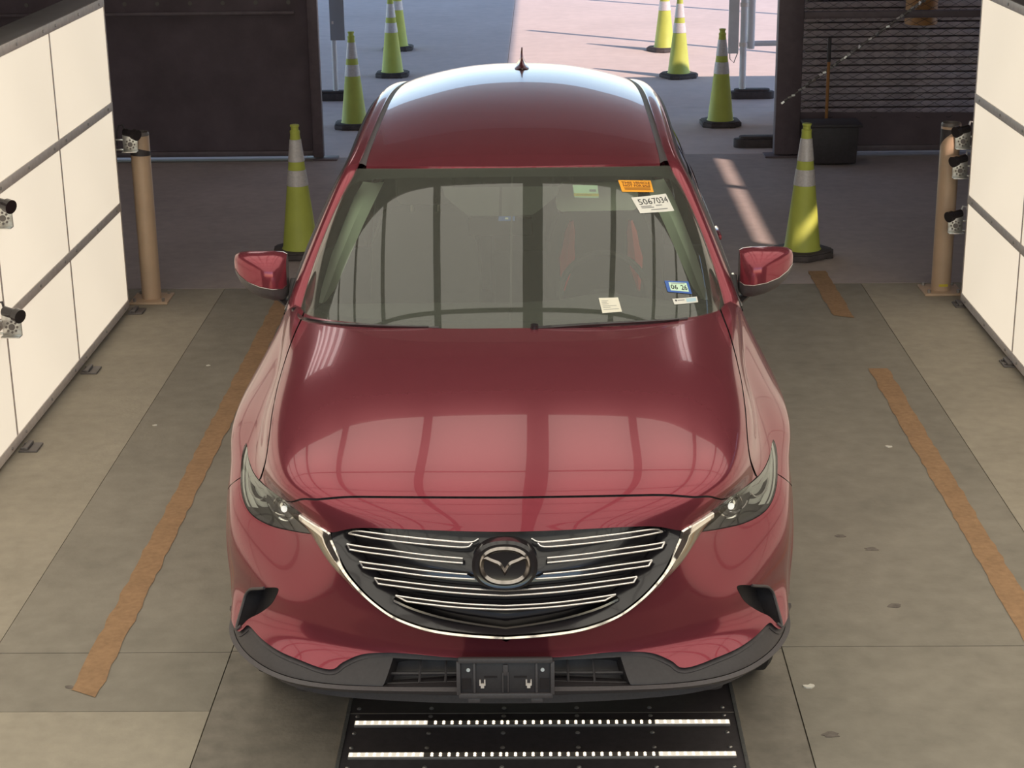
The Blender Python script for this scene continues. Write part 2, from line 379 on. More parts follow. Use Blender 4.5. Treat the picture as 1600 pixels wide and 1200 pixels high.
# ================================================================ small inspection cameras on the walls
def inspection_camera(loc, sgn, label):
    T = tag(empty('inspection_camera', loc), label, 'camera', 'small cameras clamped to the light walls')
    s = sgn      # the wall lies towards s
    m = MB().b2((-.045, -.004, -.05), (.045, .004, .05))
    m.b2((-.045, -.05, -.05), (.045, .004, -.045)).b2((s * .04, -.004, .015), (s * .11, .004, .025)).b2((s * .04, -.004, -.045), (s * .11, .004, -.035))
    if loc[1] > 10.55: m.b2((s * .098, -.14, .012), (s * .112, .004, .028)).b2((s * .098, -.14, -.048), (s * .112, .004, -.032))
    m.build('bracket', 'alu', T, bevel=.001)
    m = MB()
    for k in range(8):
        a = 2 * math.pi * k / 8; m.cyl((.026 * math.cos(a), -.007, -.008 + .026 * math.sin(a)), (.026 * math.cos(a), -.003, -.008 + .026 * math.sin(a)), .006, n=6)
    m.lathe([(.011, -.008), (.015, -.008), (.015, -.003), (.011, -.003)], 14, (0, 0, -.008), 'y').build('screw_ring', 'rail_dark', T)
    b = MB().cyl((s * .03, 0, .07), (-s * .035, -.03, .06), .024, n=14).cyl((-s * .03, -.027, .06), (-s * .058, -.045, .054), .032, .034, n=16)
    b.build('lens_barrel', 'black_gloss', T)
    MB().tube([(s * .03, .005, .075), (s * .045, .03, .105), (s * .07, .035, .10), (s * .085, .03, .06), (s * .09, .03, -.02)], .006, 6).build('cable', 'white_paint' if s > 0 else 'black_plastic', T)
inspection_camera((-2.50, 10.62, 1.02), -1, 'small silver camera at the far end of the left light wall, beside the bollard top')
inspection_camera((-2.52, 8.05, 1.16), -1, 'small silver camera on the left light wall at the photo edge, upper of two')
inspection_camera((-2.50, 7.95, .66), -1, 'small silver camera on the left light wall near its lower rail, lower of two')
inspection_camera((2.535, 10.62, .99), 1, 'topmost small silver camera at the far end of the right light wall')
inspection_camera((2.53, 10.62, .81), 1, 'middle small silver camera beside the right bollard')
inspection_camera((2.525, 10.62, .47), 1, 'lowest small silver camera beside the right bollard')

# ================================================================ bollards and cones
def bollard(x, y, label, flip):
    T = tag(empty('bollard', (x, y, 0)), label, 'bollard', 'tan steel bollards')
    MB().lathe([(.06, .012), (.06, 1.055), (.054, 1.066), (.054, 1.05), (.001, 1.05)], 28).build('pipe', 'tan', T)
    MB().b2((-.12, -.12, 0), (.12, .12, .014)).build('base_plate', 'tan', T, bevel=.003)
    MB().lathe([(.0605, 1.045), (.0605, 1.0565), (.056, 1.067), (.053, 1.067), (.053, 1.048)], 28).build('rim', 'rail_dark', T)
    b = None
    for sx in (-1, 1):
        for sy in (-1, 1):
            if b is None: b = MB().cyl((0, 0, .014), (0, 0, .034), .011, n=6).build('bolt', 'screw', T); b.location = (.09 * sx, .09 * sy, 0)
            else: again(b, (.09 * sx, .09 * sy, 0), T)
    # black tape wedge round the head
    V = []; n = 18
    for i in range(n + 1):
        t = i / n; a = math.radians(-175 + 190 * t) if not flip else math.radians(-200 + 130 * t)
        top = (1.0 - .06 * t) if not flip else (1.03 + .0 * t); bot = (.93 - .01 * t) if not flip else (1.03 - .13 * (1 - t) ** 1.5 - .01)
        V += [(.0612 * math.cos(a), .0612 * math.sin(a), top), (.0612 * math.cos(a), .0612 * math.sin(a), bot)]
    if flip: V = [v for v in V]
    F = [(2 * i, 2 * i + 1, 2 * i + 3, 2 * i + 2) for i in range(n)]
    mesh_obj('black_tape', V, F, 'black_plastic', T)
    if flip: text_plate = MB().b2((-.025, -.062, .045), (.03, -.058, .06)).build('yellow_label', 'paper_yellow', T)
bollard(-2.47, 10.74, 'tan bollard beside the left light wall with a black tape band', False)
bollard(2.50, 10.79, 'tan bollard beside the right light wall with black tape and sun patch', True)

def cone_at(x, y, label, rz=0.0, src=[None]):
    if src[0] is None:
        T = empty('traffic_cone')
        b = MB()
        oc = [(.185, .11), (.11, .185), (-.11, .185), (-.185, .11), (-.185, -.11), (-.11, -.185), (.11, -.185), (.185, -.11)]
        b.prism(oc, 0.006, .042); b.prism([(p[0] * .93, p[1] * .93) for p in oc], .042, .052)
        for p in oc[::2]: b.box((p[0] * .85, p[1] * .85, .004), (.05, .05, .012))
        b.build('base', 'rubber', T, bevel=.004)
        rr = lambda z: .122 + (.030 - .122) * (z - .05) / (.86 - .05)
        MB().lathe([(.132, .048), (rr(.06), .062), (rr(.3), .3), (rr(.84), .84), (.034, .845), (.034, .862), (.026, .868), (.026, .886), (.031, .892), (.031, .903), (.02, .905)], 32).build('body', 'lime', T)
        for nm, a, c in (('upper_reflective_collar', .655, .805), ('lower_reflective_collar', .49, .598)):
            MB().lathe([(rr(a) + .001, a), (rr(a) + .003, a + .002), (rr(c) + .003, c - .002), (rr(c) + .001, c)], 32).build(nm, 'reflective', T)
        src[0] = T
    else: T = copy_tree(src[0])
    T.location = (x, y, 0); T.rotation_euler = (0, 0, rz)
    tag(T, label, 'traffic cone', 'lime traffic cones lining the lane')
cone_at(-1.67, 11.86, 'lime traffic cone standing behind the left door mirror, nearest on the left', .1)
cone_at(1.76, 11.72, 'lime traffic cone standing behind the right door mirror, nearest on the right', .6)
cone_at(-1.79, 16.8, 'lime traffic cone in shade just past the black screen, second on the left', .05)
cone_at(1.69, 16.72, 'lime traffic cone in shade by the white post foot, second on the right', .05)
cone_at(-1.68, 20.02, 'front one of the two overlapping lime cones far on the left', 0)
cone_at(-1.78, 22.2, 'rear one of the two overlapping lime cones far on the left', 0)
cone_at(1.52, 19.72, 'front one of the two sunlit yellow-lime cones far on the right', .5)
cone_at(1.50, 21.85, 'rear one of the two sunlit yellow-lime cones far on the right', .5)

# ================================================================ black screen gate, chain-link gate
G = tag(empty('screen_gate', (-1.9, 15.25, 0)), 'black fabric screen stretched on a gate frame behind the left bollard', 'gate')
n, k = 90, 24
P = np.zeros((k, n, 3))
for i in range(k):
    for j in range(n):
        xx = -4.55 + 4.47 * j / (n - 1); zz = .07 + 2.5 * i / (k - 1)
        P[i, j] = (xx, .05 + .012 * math.sin(xx * 3.1 + zz * .9) + .006 * math.sin(xx * 11 - zz * 2), zz + .004 * math.sin(xx * 7))
MB().grid(P).build('screen', 'curtain', G)
MB().b2((-.09, -.045, .02), (.0, .045, 2.6)).build('post', 'steel_black', G, bevel=.008)
MB().b2((-.16, -.09, 0), (.12, .09, .014)).build('foot_plate', 'steel_black', G, bevel=.003)
MB().b2((-4.55, -.01, .03), (-.09, .06, .075)).build('bottom_rail', 'steel_black', G, bevel=.004)
MB().b2((-4.55, .0, 1.245), (-.2, .036, 1.275)).build('seam_strip', 'steel_black', G, bevel=.006)
MB().b2((-4.55, -.10, .0), (-.09, -.02, .012)).build('sill_strip', 'rail_dark', G)
g0 = None
for i in range(16):
    loc = (-.25 - .28 * i, .03, 1.345)
    if g0 is None: g0 = MB().lathe([(.008, -.003), (.018, -.003), (.018, .003), (.008, .003)], 12, axis='y').build('grommet', 'rail_dark', G); g0.location = loc
    else: again(g0, loc, G)

G = tag(empty('chain_link_gate', (2.0, 15.2, 0)), 'black chain-link gate with a diagonal steel brace behind the right bollard', 'gate')
MB().b2((.0, -.06, .02), (.215, .06, 2.6)).build('post', 'steel_black', G, bevel=.01)
MB().b2((-.08, -.10, 0), (.28, .10, .014)).build('foot_plate', 'steel_black', G, bevel=.003)
for z in (1.2, 2.5): MB().b2((.2, -.03, z - .03), (2.6, .03, z + .03)).build('rail', 'steel_black', G, bevel=.006)
MB().b2((.2, -.03, .04), (2.6, .03, .09)).build('bottom_rail', 'steel_black', G, bevel=.006)
P = np.zeros((8, 50, 3))
for i in range(8):
    for j in range(50): P[i, j] = (.2 + 2.4 * j / 49, -.01 + .008 * math.sin(j * .9 + i * .4), .08 + (.30 - .0005 * j) * i / 7)
MB().grid(P).build('skirt_screen', 'curtain', G)
cl = MB(); dx, dz = .064, .032; nx, nz = 38, 70
for j in range(nx):            # each wire zigzags upwards and hooks into its neighbour
    cl.tube([(.21 + dx * (j + .5) + (dx / 2 if (i + j) % 2 else -dx / 2), .006 if i % 2 else -.006, .32 + dz * i) for i in range(nz)], .0040, 4)
cl.build('chain_link', 'wire', G, smooth=False)
br = MB(); a, b = Vector((.06, -.05, .47)), Vector((1.35, -.05, 1.42))
br.cyl(a, b, .012, n=8)
br.build('brace', 'rail_dark', G)
rnd = random.Random(3)
for i in range(46):
    t = i / 45; p = a.lerp(b, t)
    if rnd.random() < .75: MB().box(p + Vector((0, -.006, 0)), (.030, .026, .016), Matrix.Rotation(-.6 + rnd.uniform(-.5, .5), 3, 'Y') @ Matrix.Rotation(rnd.uniform(-1, 1), 3, 'X')).build('brace_glint', 'alu', G, smooth=False)  # bright metal bits added as the broken glints along the brace

S_ = tag(empty('slat_stack', (2.24, 16.1, 0)), 'grey stack of horizontal slats behind the chain-link gate', 'stack')
rnd = random.Random(5); s0 = None
for i in range(28):
    for q in range(2):
        loc = (1.25 + rnd.uniform(-.03, .03), .12 + q * .4 + rnd.uniform(-.02, .02), .026 + i * .064)
        if s0 is None: s0 = MB().box((0, 0, 0), (2.5, .14, .050)).build('slat', 'slat_grey', S_, bevel=.004); s0.location = loc
        else: again(s0, loc, S_, (0, 0, rnd.uniform(-.010, .010)))
    for xx in (.2, 1.2, 2.2): MB().b2((xx - .05, .08, .050 + i * .064), (xx + .05, .62, .066 + i * .064)).build('spacer', 'rail_dark', S_, smooth=False)
T = tag(empty('drum', (3.27, 15.50, 1.08)), 'orange drum hung behind the chain-link gate at the top of the view', 'drum')
MB().lathe([(.001, 0), (.135, 0), (.14, .02), (.135, .04), (.135, .19), (.141, .205), (.135, .22), (.135, .38), (.14, .41), (.125, .42), (.001, .415)], 24).build('barrel', 'drum_orange', T)
MB().b2((-.02, -.265, .10), (.02, -.13, .108)).build('hook', 'rail_dark', T)

B = tag(empty('dust_bin', (2.44, 14.88, 0)), 'low black bin in front of the chain-link gate', 'bin')
m = MB().box((0, .0, .17), (.40, .26, .31), None, 1.06).build('tub', 'black_plastic', B, bevel=.012)
MB().box((0, 0, .338), (.48, .32, .026)).build('rim', 'black_plastic', B, bevel=.008)
B = tag(empty('broom', (2.44, 14.80, 0)), 'broom with orange handle leaning behind the black bin', 'broom')
B.location = (2.43, 15.10, 0)
MB().cyl((0, 0, .08), (0, .0, .82), .014, n=12).build('handle', 'wood_orange', B)
MB().cyl((0, 0, .82), (0, .0, 1.02), .016, n=12).build('grip', 'black_plastic', B)
MB().box((0, 0, .045), (.2, .035, .09)).build('brush', 'black_plastic', B, bevel=.006)

def rubber_foot(x, y, label, rz=0.0):
    m = MB(); n = 12
    pr = [(.28 * 1, 0)]
    poly = [(.16 + .07 * math.cos(t), .07 * math.sin(t)) for t in np.linspace(-math.pi / 2, math.pi / 2, n)] + [(-.16 + .07 * math.cos(t), .07 * math.sin(t)) for t in np.linspace(math.pi / 2, 3 * math.pi / 2, n)]
    m.prism(poly, 0, .075); m.prism([(p[0] * .8, p[1] * .8) for p in poly], .075, .10)
    o = m.build('rubber_foot', 'rubber', bevel=.006); o.location = (x, y, 0); o.rotation_euler = (0, 0, rz)
    return o
T = tag(empty('barrier_post', (2.06, 18.25, 0)), 'white tube barrier with rails and a panel outside, right of the exit', 'barrier')
f = rubber_foot(0, 0, None); f.parent = T; f.location = (.1, .0, 0)
MB().cyl((0, 0, .09), (0, 0, 2.4), .034, n=16).build('tube', 'white_paint', T)
MB().b2((-.155, -.01, .46), (-.05, .02, 2.3)).build('panel', 'white_paint', T, bevel=.003)
MB().tube([(-.05, .03, .47), (-.09, .03, .36), (-.13, .03, .40), (-.14, .03, .6)], .005, 6).build('cable', 'rail_dark', T)
for z, y in ((.55, .9), (1.45, 1.0)): MB().cyl((.0, .06, z), (1.5, .26, z - .02), .028, n=12).build('rail', 'white_paint', T)
MB().cyl((.08, .05, .5), (.08, .05, 2.4), .04, n=12).build('inner_tube', 'white_paint', T)
for z in (.55, .95, 1.45): MB().lathe([(.036, -.02), (.042, -.02), (.042, .02), (.036, .02)], 16, (0, 0, z)).build('clamp', 'rail', T)
T = tag(empty('sign_post', (-2.14, 18.4, 0)), 'slim white post with a grey sign outside, left of the exit', 'post')
f = rubber_foot(0, 0, None); f.parent = T; f.location = (0, 0, 0)
MB().cyl((0, 0, .09), (0, 0, 2.2), .028, n=14).build('tube', 'white_paint', T)
MB().b2((-.03, -.012, .62), (.12, -.034, 2.1)).build('sign_plate', 'sign_grey', T, bevel=.003)
for z in (.8, 1.5): MB().lathe([(.029, -.015), (.036, -.015), (.036, .015), (.029, .015)], 14, (0, 0, z)).build('clamp', 'rail', T)
o = rubber_foot(1.93, 15.62, None); tag(o, 'black rubber foot on the floor at the base of the chain-link gate post', 'foot')
for (x, y, h, lb) in ((3.75, 20.85, 3.9, 'tall white pole in the yard beyond the gate, casting the nearer long shadow'), (4.6, 24.5, 4.2, 'tall white pole in the yard beyond the gate, casting the farther long shadow')):
    T = tag(empty('yard_pole', (x, y, 0)), lb, 'pole', 'white poles in the yard')
    MB().cyl((0, 0, 0), (0, 0, h), .05, n=14).build('tube', 'white_paint', T); MB().lathe([(.001, 0), (.16, 0), (.16, .03), (.07, .06), (.05, .08)], 18).build('foot', 'rubber', T)

# ================================================================ light tray in the floor in front of the car
T = tag(empty('light_tray', (-.015, 5.06, 0)), 'black floor tray with two bright light bars under the front bumper', 'floor light')
MB().b2((-.665, -.28, .0), (.665, .66, .012)).build('plate', 'black_plastic', T, bevel=.004)
for s in (-1, 1): MB().b2((s * .665 - .006, -.28, 0), (s * .665 + .006, .66, .016)).build('edge_strip', 'alu', T)
for y0 in (-.02, .20): pass
MB().b2((-.66, .335, .0122), (.66, .339, .0132)).build('plate_joint', 'joint', T, smooth=False)
for y in (.045, .255):
    bar = MB().b2((-.635, y - .016, .012), (.635, y + .016, .022)).build('light_bar', 'led_bar', T, bevel=.002)
    m = MB(); soft = MB(); full = MB()
    for a, b, cnt, kind in ((-.625, -.395, 10, 1), (-.36, -.135, 9, 0), (-.115, .115, 9, 0), (.14, .365, 9, 0), (.39, .625, 10, 1)):
        for i in range(cnt):
            x = a + (b - a) * i / (cnt - 1)
            for q in (-.006, .006): m.lathe([(.0065 if kind else .0052, 0), (.004, .003), (.001, .0035)], 8, (x, y + q, .022))
        if kind: soft.b2((a - .008, y - .0125, .022), (b + .008, y + .0125, .0235))
    m.build('diode_rows', 'led', bar, smooth=False)['kind'] = 'stuff'
    soft.build('diffuser', 'led_soft', bar, smooth=False)
s0 = None
for y in (-.02, .105, .20, .315, .37, -.1):
    for x in (-.63, -.38, -.13, .12, .37, .62):
        if s0 is None: s0 = MB().lathe([(.008, 0), (.008, .002), (.005, .005), (.001, .0055)], 8).build('screw', 'screw', T); s0.location = (x, y, .012)
        else: again(s0, (x, y, .012), T)
# ---------------------------------------------------------------- spline surfaces
def bs_basis(n, t):
    """clamped uniform cubic B-spline basis, t in [0, n-1] -> weights for n control points"""
    t = np.atleast_1d(np.asarray(t, float)) / (n - 1) * (n - 3)
    knots = np.concatenate([[0]*3, np.arange(0, n - 2), [n - 3]*3]).astype(float)
    t = np.clip(t, 0, n - 3 - 1e-9)
    B = np.zeros((len(t), len(knots) - 1))
    for i in range(len(knots) - 1):
        B[:, i] = (t >= knots[i]) & (t < knots[i+1])
    for d in range(1, 4):
        Bn = np.zeros((len(t), len(knots) - 1 - d))
        for i in range(len(knots) - 1 - d):
            a = knots[i+d] - knots[i]; b = knots[i+d+1] - knots[i+1]
            if a > 0: Bn[:, i] += (t - knots[i]) / a * B[:, i]
            if b > 0: Bn[:, i] += (knots[i+d+1] - t) / b * B[:, i+1]
        B = Bn
    return B
class Surf:
    """smooth surface through (nearly) a net of points P[row][col]; parameters r, c are net indices"""
    def __init__(s, P, iters=2, sym=False):
        P = np.asarray(P, float); s.nr, s.nc = P.shape[:2]; s.k = 0
        if sym:                                   # mirror the half net so that the centre line is smooth
            s.k = s.nc - 1; P = np.concatenate([P[:, :0:-1] * np.array([-1, 1, 1]), P], 1)
        s.mc = P.shape[1]
        Br = bs_basis(s.nr, np.arange(s.nr)); Bc = bs_basis(s.mc, np.arange(s.mc))
        Q = P.copy()
        for _ in range(iters):
            S = np.einsum('ai,bj,ijk->abk', Br, Bc, Q)
            Q = Q + (P - S)
        s.Q = Q
    def __call__(s, r, c):
        r = np.atleast_1d(r); c = np.atleast_1d(c)
        return np.einsum('ni,nj,ijk->nk', bs_basis(s.nr, r), bs_basis(s.mc, c + s.k), s.Q)
def net(rows):
    return [[(x, y, z) for x, y, z in zip(*r)] for r in rows]
# rows from the bumper lip up over the nose and back along the hood; columns from the centre line to the flank
FRONT = net([
 ((0,.20,.40,.56,.68,.785,.865,.905,.928),(.125,.13,.15,.18,.24,.34,.47,.57,.66),(.33,)*9),
 ((0,.20,.40,.56,.685,.79,.868,.912,.936),(.085,.09,.105,.14,.20,.30,.43,.55,.66),(.405,)*9),
 ((0,.20,.40,.56,.685,.79,.870,.915,.940),(.06,.065,.082,.115,.172,.272,.408,.54,.66),(.462,)*9),
 ((0,.20,.40,.56,.68,.78,.865,.917,.945),(.083,.098,.142,.208,.288,.398,.518,.61,.69),(.552,)*9),
 ((0,.20,.40,.56,.675,.775,.865,.920,.950),(.055,.070,.122,.205,.291,.401,.520,.618,.71),(.665,)*9),
 ((0,.20,.40,.55,.665,.77,.86,.918,.953),(.072,.083,.132,.22,.338,.455,.57,.68,.80),(.80,.80,.80,.80,.80,.80,.80,.795,.78)),
 ((0,.20,.40,.55,.66,.765,.845,.913,.957),(.138,.142,.165,.225,.36,.51,.66,.80,.92),(.90,.90,.895,.885,.878,.872,.872,.862,.825)),
 ((0,.20,.42,.58,.68,.765,.83,.914,.970),(.205,.208,.225,.26,.33,.51,.77,.93,1.02),(.985,.985,.983,.975,.957,.942,.942,.91,.845)),
 ((0,.20,.42,.60,.72,.795,.838,.920,.980),(.42,.42,.44,.47,.54,.70,.93,1.07,1.14),(1.050,1.050,1.048,1.040,1.022,.992,.983,.94,.86)),
 ((0,.20,.42,.61,.74,.811,.841,.925,.985),(.72,.72,.73,.76,.83,.96,1.12,1.23,1.28),(1.109,1.1085,1.105,1.095,1.072,1.033,1.015,.96,.865)),
 ((0,.20,.43,.62,.755,.826,.857,.930,.985),(1.04,1.04,1.05,1.08,1.14,1.24,1.36,1.42,1.45),(1.146,1.1455,1.142,1.131,1.104,1.063,1.039,.967,.865)),
 ((0,.20,.43,.63,.775,.845,.880,.935,.98),(1.38,1.38,1.395,1.43,1.49,1.56,1.64,1.66,1.67),(1.167,1.1665,1.163,1.153,1.126,1.086,1.057,.975,.862)),
 ((0,.20,.43,.64,.785,.868,.902,.938,.975),(1.85,1.85,1.86,1.88,1.92,1.95,1.97,1.97,1.97),(1.182,1.1815,1.178,1.168,1.142,1.105,1.070,.98,.86)),
])
# ================================================================ the car
CAR = tag(empty('car', (-.12, 4.76, 0)), 'dark red sport utility vehicle parked nose to the camera in the lane', 'car')
HALF = {1: 'right', -1: 'left'}

def cr(pts, n=6):
    """Catmull-Rom through points (open)"""
    P = np.asarray(pts, float)
    if len(P) < 3: return [tuple(P[0] + (P[-1] - P[0]) * t) for t in np.linspace(0, 1, n + 1)]
    Q = np.vstack([2 * P[0] - P[1], P, 2 * P[-1] - P[-2]]); out = []
    for i in range(1, len(Q) - 2):
        for t in np.linspace(0, 1, n, endpoint=False):
            a, b, c, d = Q[i - 1], Q[i], Q[i + 1], Q[i + 2]
            out.append(tuple(.5 * (2 * b + (c - a) * t + (2 * a - 5 * b + 4 * c - d) * t * t + (3 * b - a - 3 * c + d) * t ** 3)))
    return out + [tuple(P[-1])]
def inside(pts, poly):
    x, y = pts[:, 0], pts[:, 1]; r = np.zeros(len(pts), bool); p = np.asarray(poly)
    for (x0, y0), (x1, y1) in zip(p, np.roll(p, -1, 0)):
        c = (y0 > y) != (y1 > y)
        with np.errstate(divide='ignore', invalid='ignore'): r ^= c & (x < (x1 - x0) * (y - y0) / (y1 - y0 + 1e-30) + x0)
    return r
def dist(pts, poly):
    p = np.asarray(poly); d = np.full(len(pts), 9e9)
    for a, b in zip(p, np.roll(p, -1, 0)):
        ab = b - a; t = np.clip(((pts - a) @ ab) / (ab @ ab + 1e-30), 0, 1); d = np.minimum(d, np.hypot(*(pts - a - t[:, None] * ab).T))
    return d
def fill(loop, holes=(), step=.1):
    """triangulate a region of the (row, col) plane -> params, triangles"""
    loops = [[(c, r) for r, c in l] for l in (loop, *holes)]
    sp = step if isinstance(step, tuple) else (step, step)
    L = []
    for l in loops:
        q = []
        for a, b in zip(l, l[1:] + l[:1]):
            a, b = np.array(a), np.array(b); m = max(1, int(np.max(np.abs(b - a) / np.array([sp[1], sp[0]]) / 1.0)))
            if np.hypot(*(b - a)) < 1e-6: continue
            q += [tuple(a + (b - a) * k / m) for k in range(m)]
        L.append(q)
    o = np.array(L[0]); lo, hi = o.min(0), o.max(0)
    gx, gy = np.meshgrid(np.arange(lo[0] + sp[1] / 2, hi[0], sp[1]), np.arange(lo[1] + sp[0] / 2, hi[1], sp[0])); g = np.stack([gx.ravel(), gy.ravel()], 1)
    k = inside(g, L[0]) & (dist(g, L[0]) > .35 * min(sp))
    for h in L[1:]: k &= ~inside(g, h) & (dist(g, h) > .35 * min(sp))
    V = []; E = []
    for q in L:
        n0 = len(V); V += q; E += [(n0 + i, n0 + (i + 1) % len(q)) for i in range(len(q))]
    V += [tuple(p) for p in g[k]]
    ov, oe, of, *_ = delaunay_2d_cdt([Vector(v) for v in V], E, [], 0, 1e-6)
    ov = np.array([tuple(v) for v in ov]); T = np.array([f for f in of if len(f) == 3])
    cen = ov[T].mean(1); k = inside(cen, L[0])
    for h in L[1:]: k &= ~inside(cen, h)
    return ov[:, ::-1], T[k]
def normals(S, uv):
    e = 2e-3; r, c = uv[:, 0], uv[:, 1]
    dr = S(np.minimum(r + e, S.nr - 1), c) - S(np.maximum(r - e, 0), c); lo_ = -(S.nc - 1) if S.k else 0
    dc = S(r, np.minimum(c + e, S.nc - 1)) - S(r, np.maximum(c - e, lo_))
    n = np.cross(dc, dr); n /= np.linalg.norm(n, axis=1)[:, None] + 1e-12
    return n
def lift(S, uv, off=0.0):
    uv = np.asarray(uv, float); n = normals(S, uv); P = S(uv[:, 0], uv[:, 1])
    n[np.abs(P[:, 0]) < 1e-4, 0] = 0; n /= np.linalg.norm(n, axis=1)[:, None]
    o = off(uv)[:, None] if callable(off) else off
    return P + n * o, n
def side(P, n, T, s):
    if s > 0: return P, n, T
    f = np.array([-1, 1, 1]); return P * f, n * f, T[:, ::-1]
def panel(name, S, loop, mat, parent=None, holes=(), off=0.0, step=.1, sides=(1, -1), joined=True, flip=False):
    uv, T = fill(loop, holes, step); P, n = lift(S, uv, off)
    if flip: T = T[:, ::-1]; n = -n
    parts = [side(P, n, T, s) for s in sides]
    if joined:
        V = np.vstack([p[0] for p in parts]); N = np.vstack([p[1] for p in parts]); F = np.vstack([p[2] + i * len(P) for i, p in enumerate(parts)])
        return mesh_obj(name, V, F, mat, parent or CAR, True, N)
    return [mesh_obj(name, *(p[0], p[2]), mat, parent or CAR, True, p[1]) for p in parts]
def band(S, A, B, offs, flip=False):
    """strip of surface between two parameter curves of equal length, raised by offs across its width -> grid of points"""
    A = np.asarray(A); B = np.asarray(B); G = []
    for t, o in offs: G.append(lift(S, A + (B - A) * t, o)[0])
    return np.array(G)
def resample(pts, n):
    P = np.asarray(pts, float); d = np.concatenate([[0], np.cumsum(np.linalg.norm(np.diff(P, axis=0), axis=1))])
    return np.stack([np.interp(np.linspace(0, d[-1], n), d, P[:, k]) for k in range(P.shape[1])], 1)
def mir(P, s): return np.asarray(P) * np.array([s, 1, 1])
def wall_strip(mb, S, curve, o0, o1, s=1, n=None):
    c = np.asarray(curve); a = mir(lift(S, c, o0)[0], s); b = mir(lift(S, c, o1)[0], s); mb.grid(np.array([a, b]))
    return mb
FS = Surf(FRONT, 4, True)

# ---- feature lines on the front skin, as (row, column) of its net
gap = [(6.981,0.000), (6.986,0.919), (6.979,1.816), (6.961,2.351), (6.869,2.968), (6.789,3.549), (6.313,4.384)]
shut = [(6.229,5.520), (7.067,5.293), (8.073,4.763), (8.773,4.672), (9.546,4.681), (10.267,4.543), (10.854,4.349), (11.324,4.147), (11.644,4.067)]
cowl = [(11.001,0.000), (11.006,1.142), (11.108,2.162), (11.287,3.049), (11.472,3.713), (11.644,4.067)]
lampA = [(6.672,6.883), (6.376,6.552), (6.259,6.102), (6.229,5.520), (6.219,4.921), (6.253,4.434), (6.214,4.084), (6.192,3.872), (6.143,3.756), (5.673,3.619), (5.488,3.408)]
lampB = [(5.488,3.408), (5.201,3.993), (5.011,4.584), (4.965,5.065), (5.002,5.510), (5.130,5.864), (5.378,6.202), (5.741,6.571), (6.137,6.860), (6.509,6.937), (6.672,6.883)]
seam = [(5.741,6.566), (5.431,7.085), (5.000,8.000)]
wingTop = [(6.143,3.756), (6.013,3.289), (5.792,2.839)]
chromeOut = [(5.673,3.619), (5.328,3.359), (4.840,2.962), (4.372,2.417), (3.988,1.997), (3.698,1.633), (3.454,1.147), (3.349,0.621), (3.304,0.000)]
chromeIn = [(5.768,2.841), (5.478,2.822), (4.802,2.540), (4.396,2.240), (4.066,1.927), (3.819,1.630), (3.595,1.144), (3.500,0.620), (3.431,0.000)]
gtop = [(5.792,2.839), (6.024,2.370), (6.078,1.934), (6.058,1.301), (6.025,0.661), (6.004,0.000)]
pocket = [(3.190,5.590), (3.547,4.992), (3.718,4.479), (3.475,4.555), (3.050,4.816), (2.565,5.218), (2.221,5.618), (1.960,5.860), (1.820,6.060), (2.339,5.991), (2.804,5.865)]
redlow = [(1.760,8.000), (1.750,6.900), (1.770,6.040), (1.930,5.760), (2.114,5.540), (2.068,4.977), (2.024,4.361), (1.980,3.666), (1.883,2.888), (2.093,2.626), (2.350,2.286), (2.475,1.946), (2.533,1.462), (2.483,0.787), (2.507,0.000)]
bars = [([(5.815,2.495), (5.936,2.292), (5.867,1.620), (5.792,1.047), (5.742,0.544), (5.829,0.400)], [(5.815,2.495), (5.753,2.034), (5.699,1.623), (5.636,1.046), (5.606,0.599), (5.709,0.491)]),
        ([(5.436,2.552), (5.436,1.825), (5.371,1.236), (5.314,0.638)], [(5.278,2.492), (5.282,1.825), (5.239,1.235), (5.193,0.638)]),
        ([(4.973,2.284), (4.993,1.721), (4.956,1.139), (4.918,0.576)], [(4.837,2.219), (4.856,1.721), (4.827,1.140), (4.804,0.455)]),
        ([(4.621,2.010), (4.624,1.428), (4.587,0.760), (4.541,0.000)], [(4.498,1.953), (4.498,1.430), (4.463,0.761), (4.418,0.000)]),
        ([(4.275,1.670), (4.251,1.243), (4.210,0.669), (4.177,0.000)], [(4.163,1.505), (4.142,1.150), (4.111,0.671), (4.081,0.000)])]
lip_line = [(4.143,1.724), (3.957,1.375), (3.758,0.841), (3.528,0.000)]
def sh(pts, dr=0.0, dc=0.0): return [(r + dr, c + dc) for r, c in pts]
gapC, shutC, cowlC = cr(gap), cr(shut), cr(cowl)
lampAC = cr(lampA, 5); lampBC = cr(lampB, 5)
lamp_mid = lampAC[3 * 5:5 * 5 + 1]                       # lamp edge that borders the hood corner
# ---- hood
hood_loop = sh(gapC, .03) + sh(lamp_mid[::-1][1:], .07, -.02) + sh(shutC[1:], 0, -.035) + sh(cowlC[::-1][1:])
panel('hood', FS, hood_loop, 'paint_red', step=(.1, .12))
# ---- strip between hood and grille
nose_loop = sh(gapC, -.03) + sh(lampAC[5 * 5 + 1:8 * 5 + 1], .02, -.02) + cr(wingTop)[1:] + cr(gtop)[1:]
panel('nose_panel', FS, nose_loop, 'paint_red', step=(.08, .1))
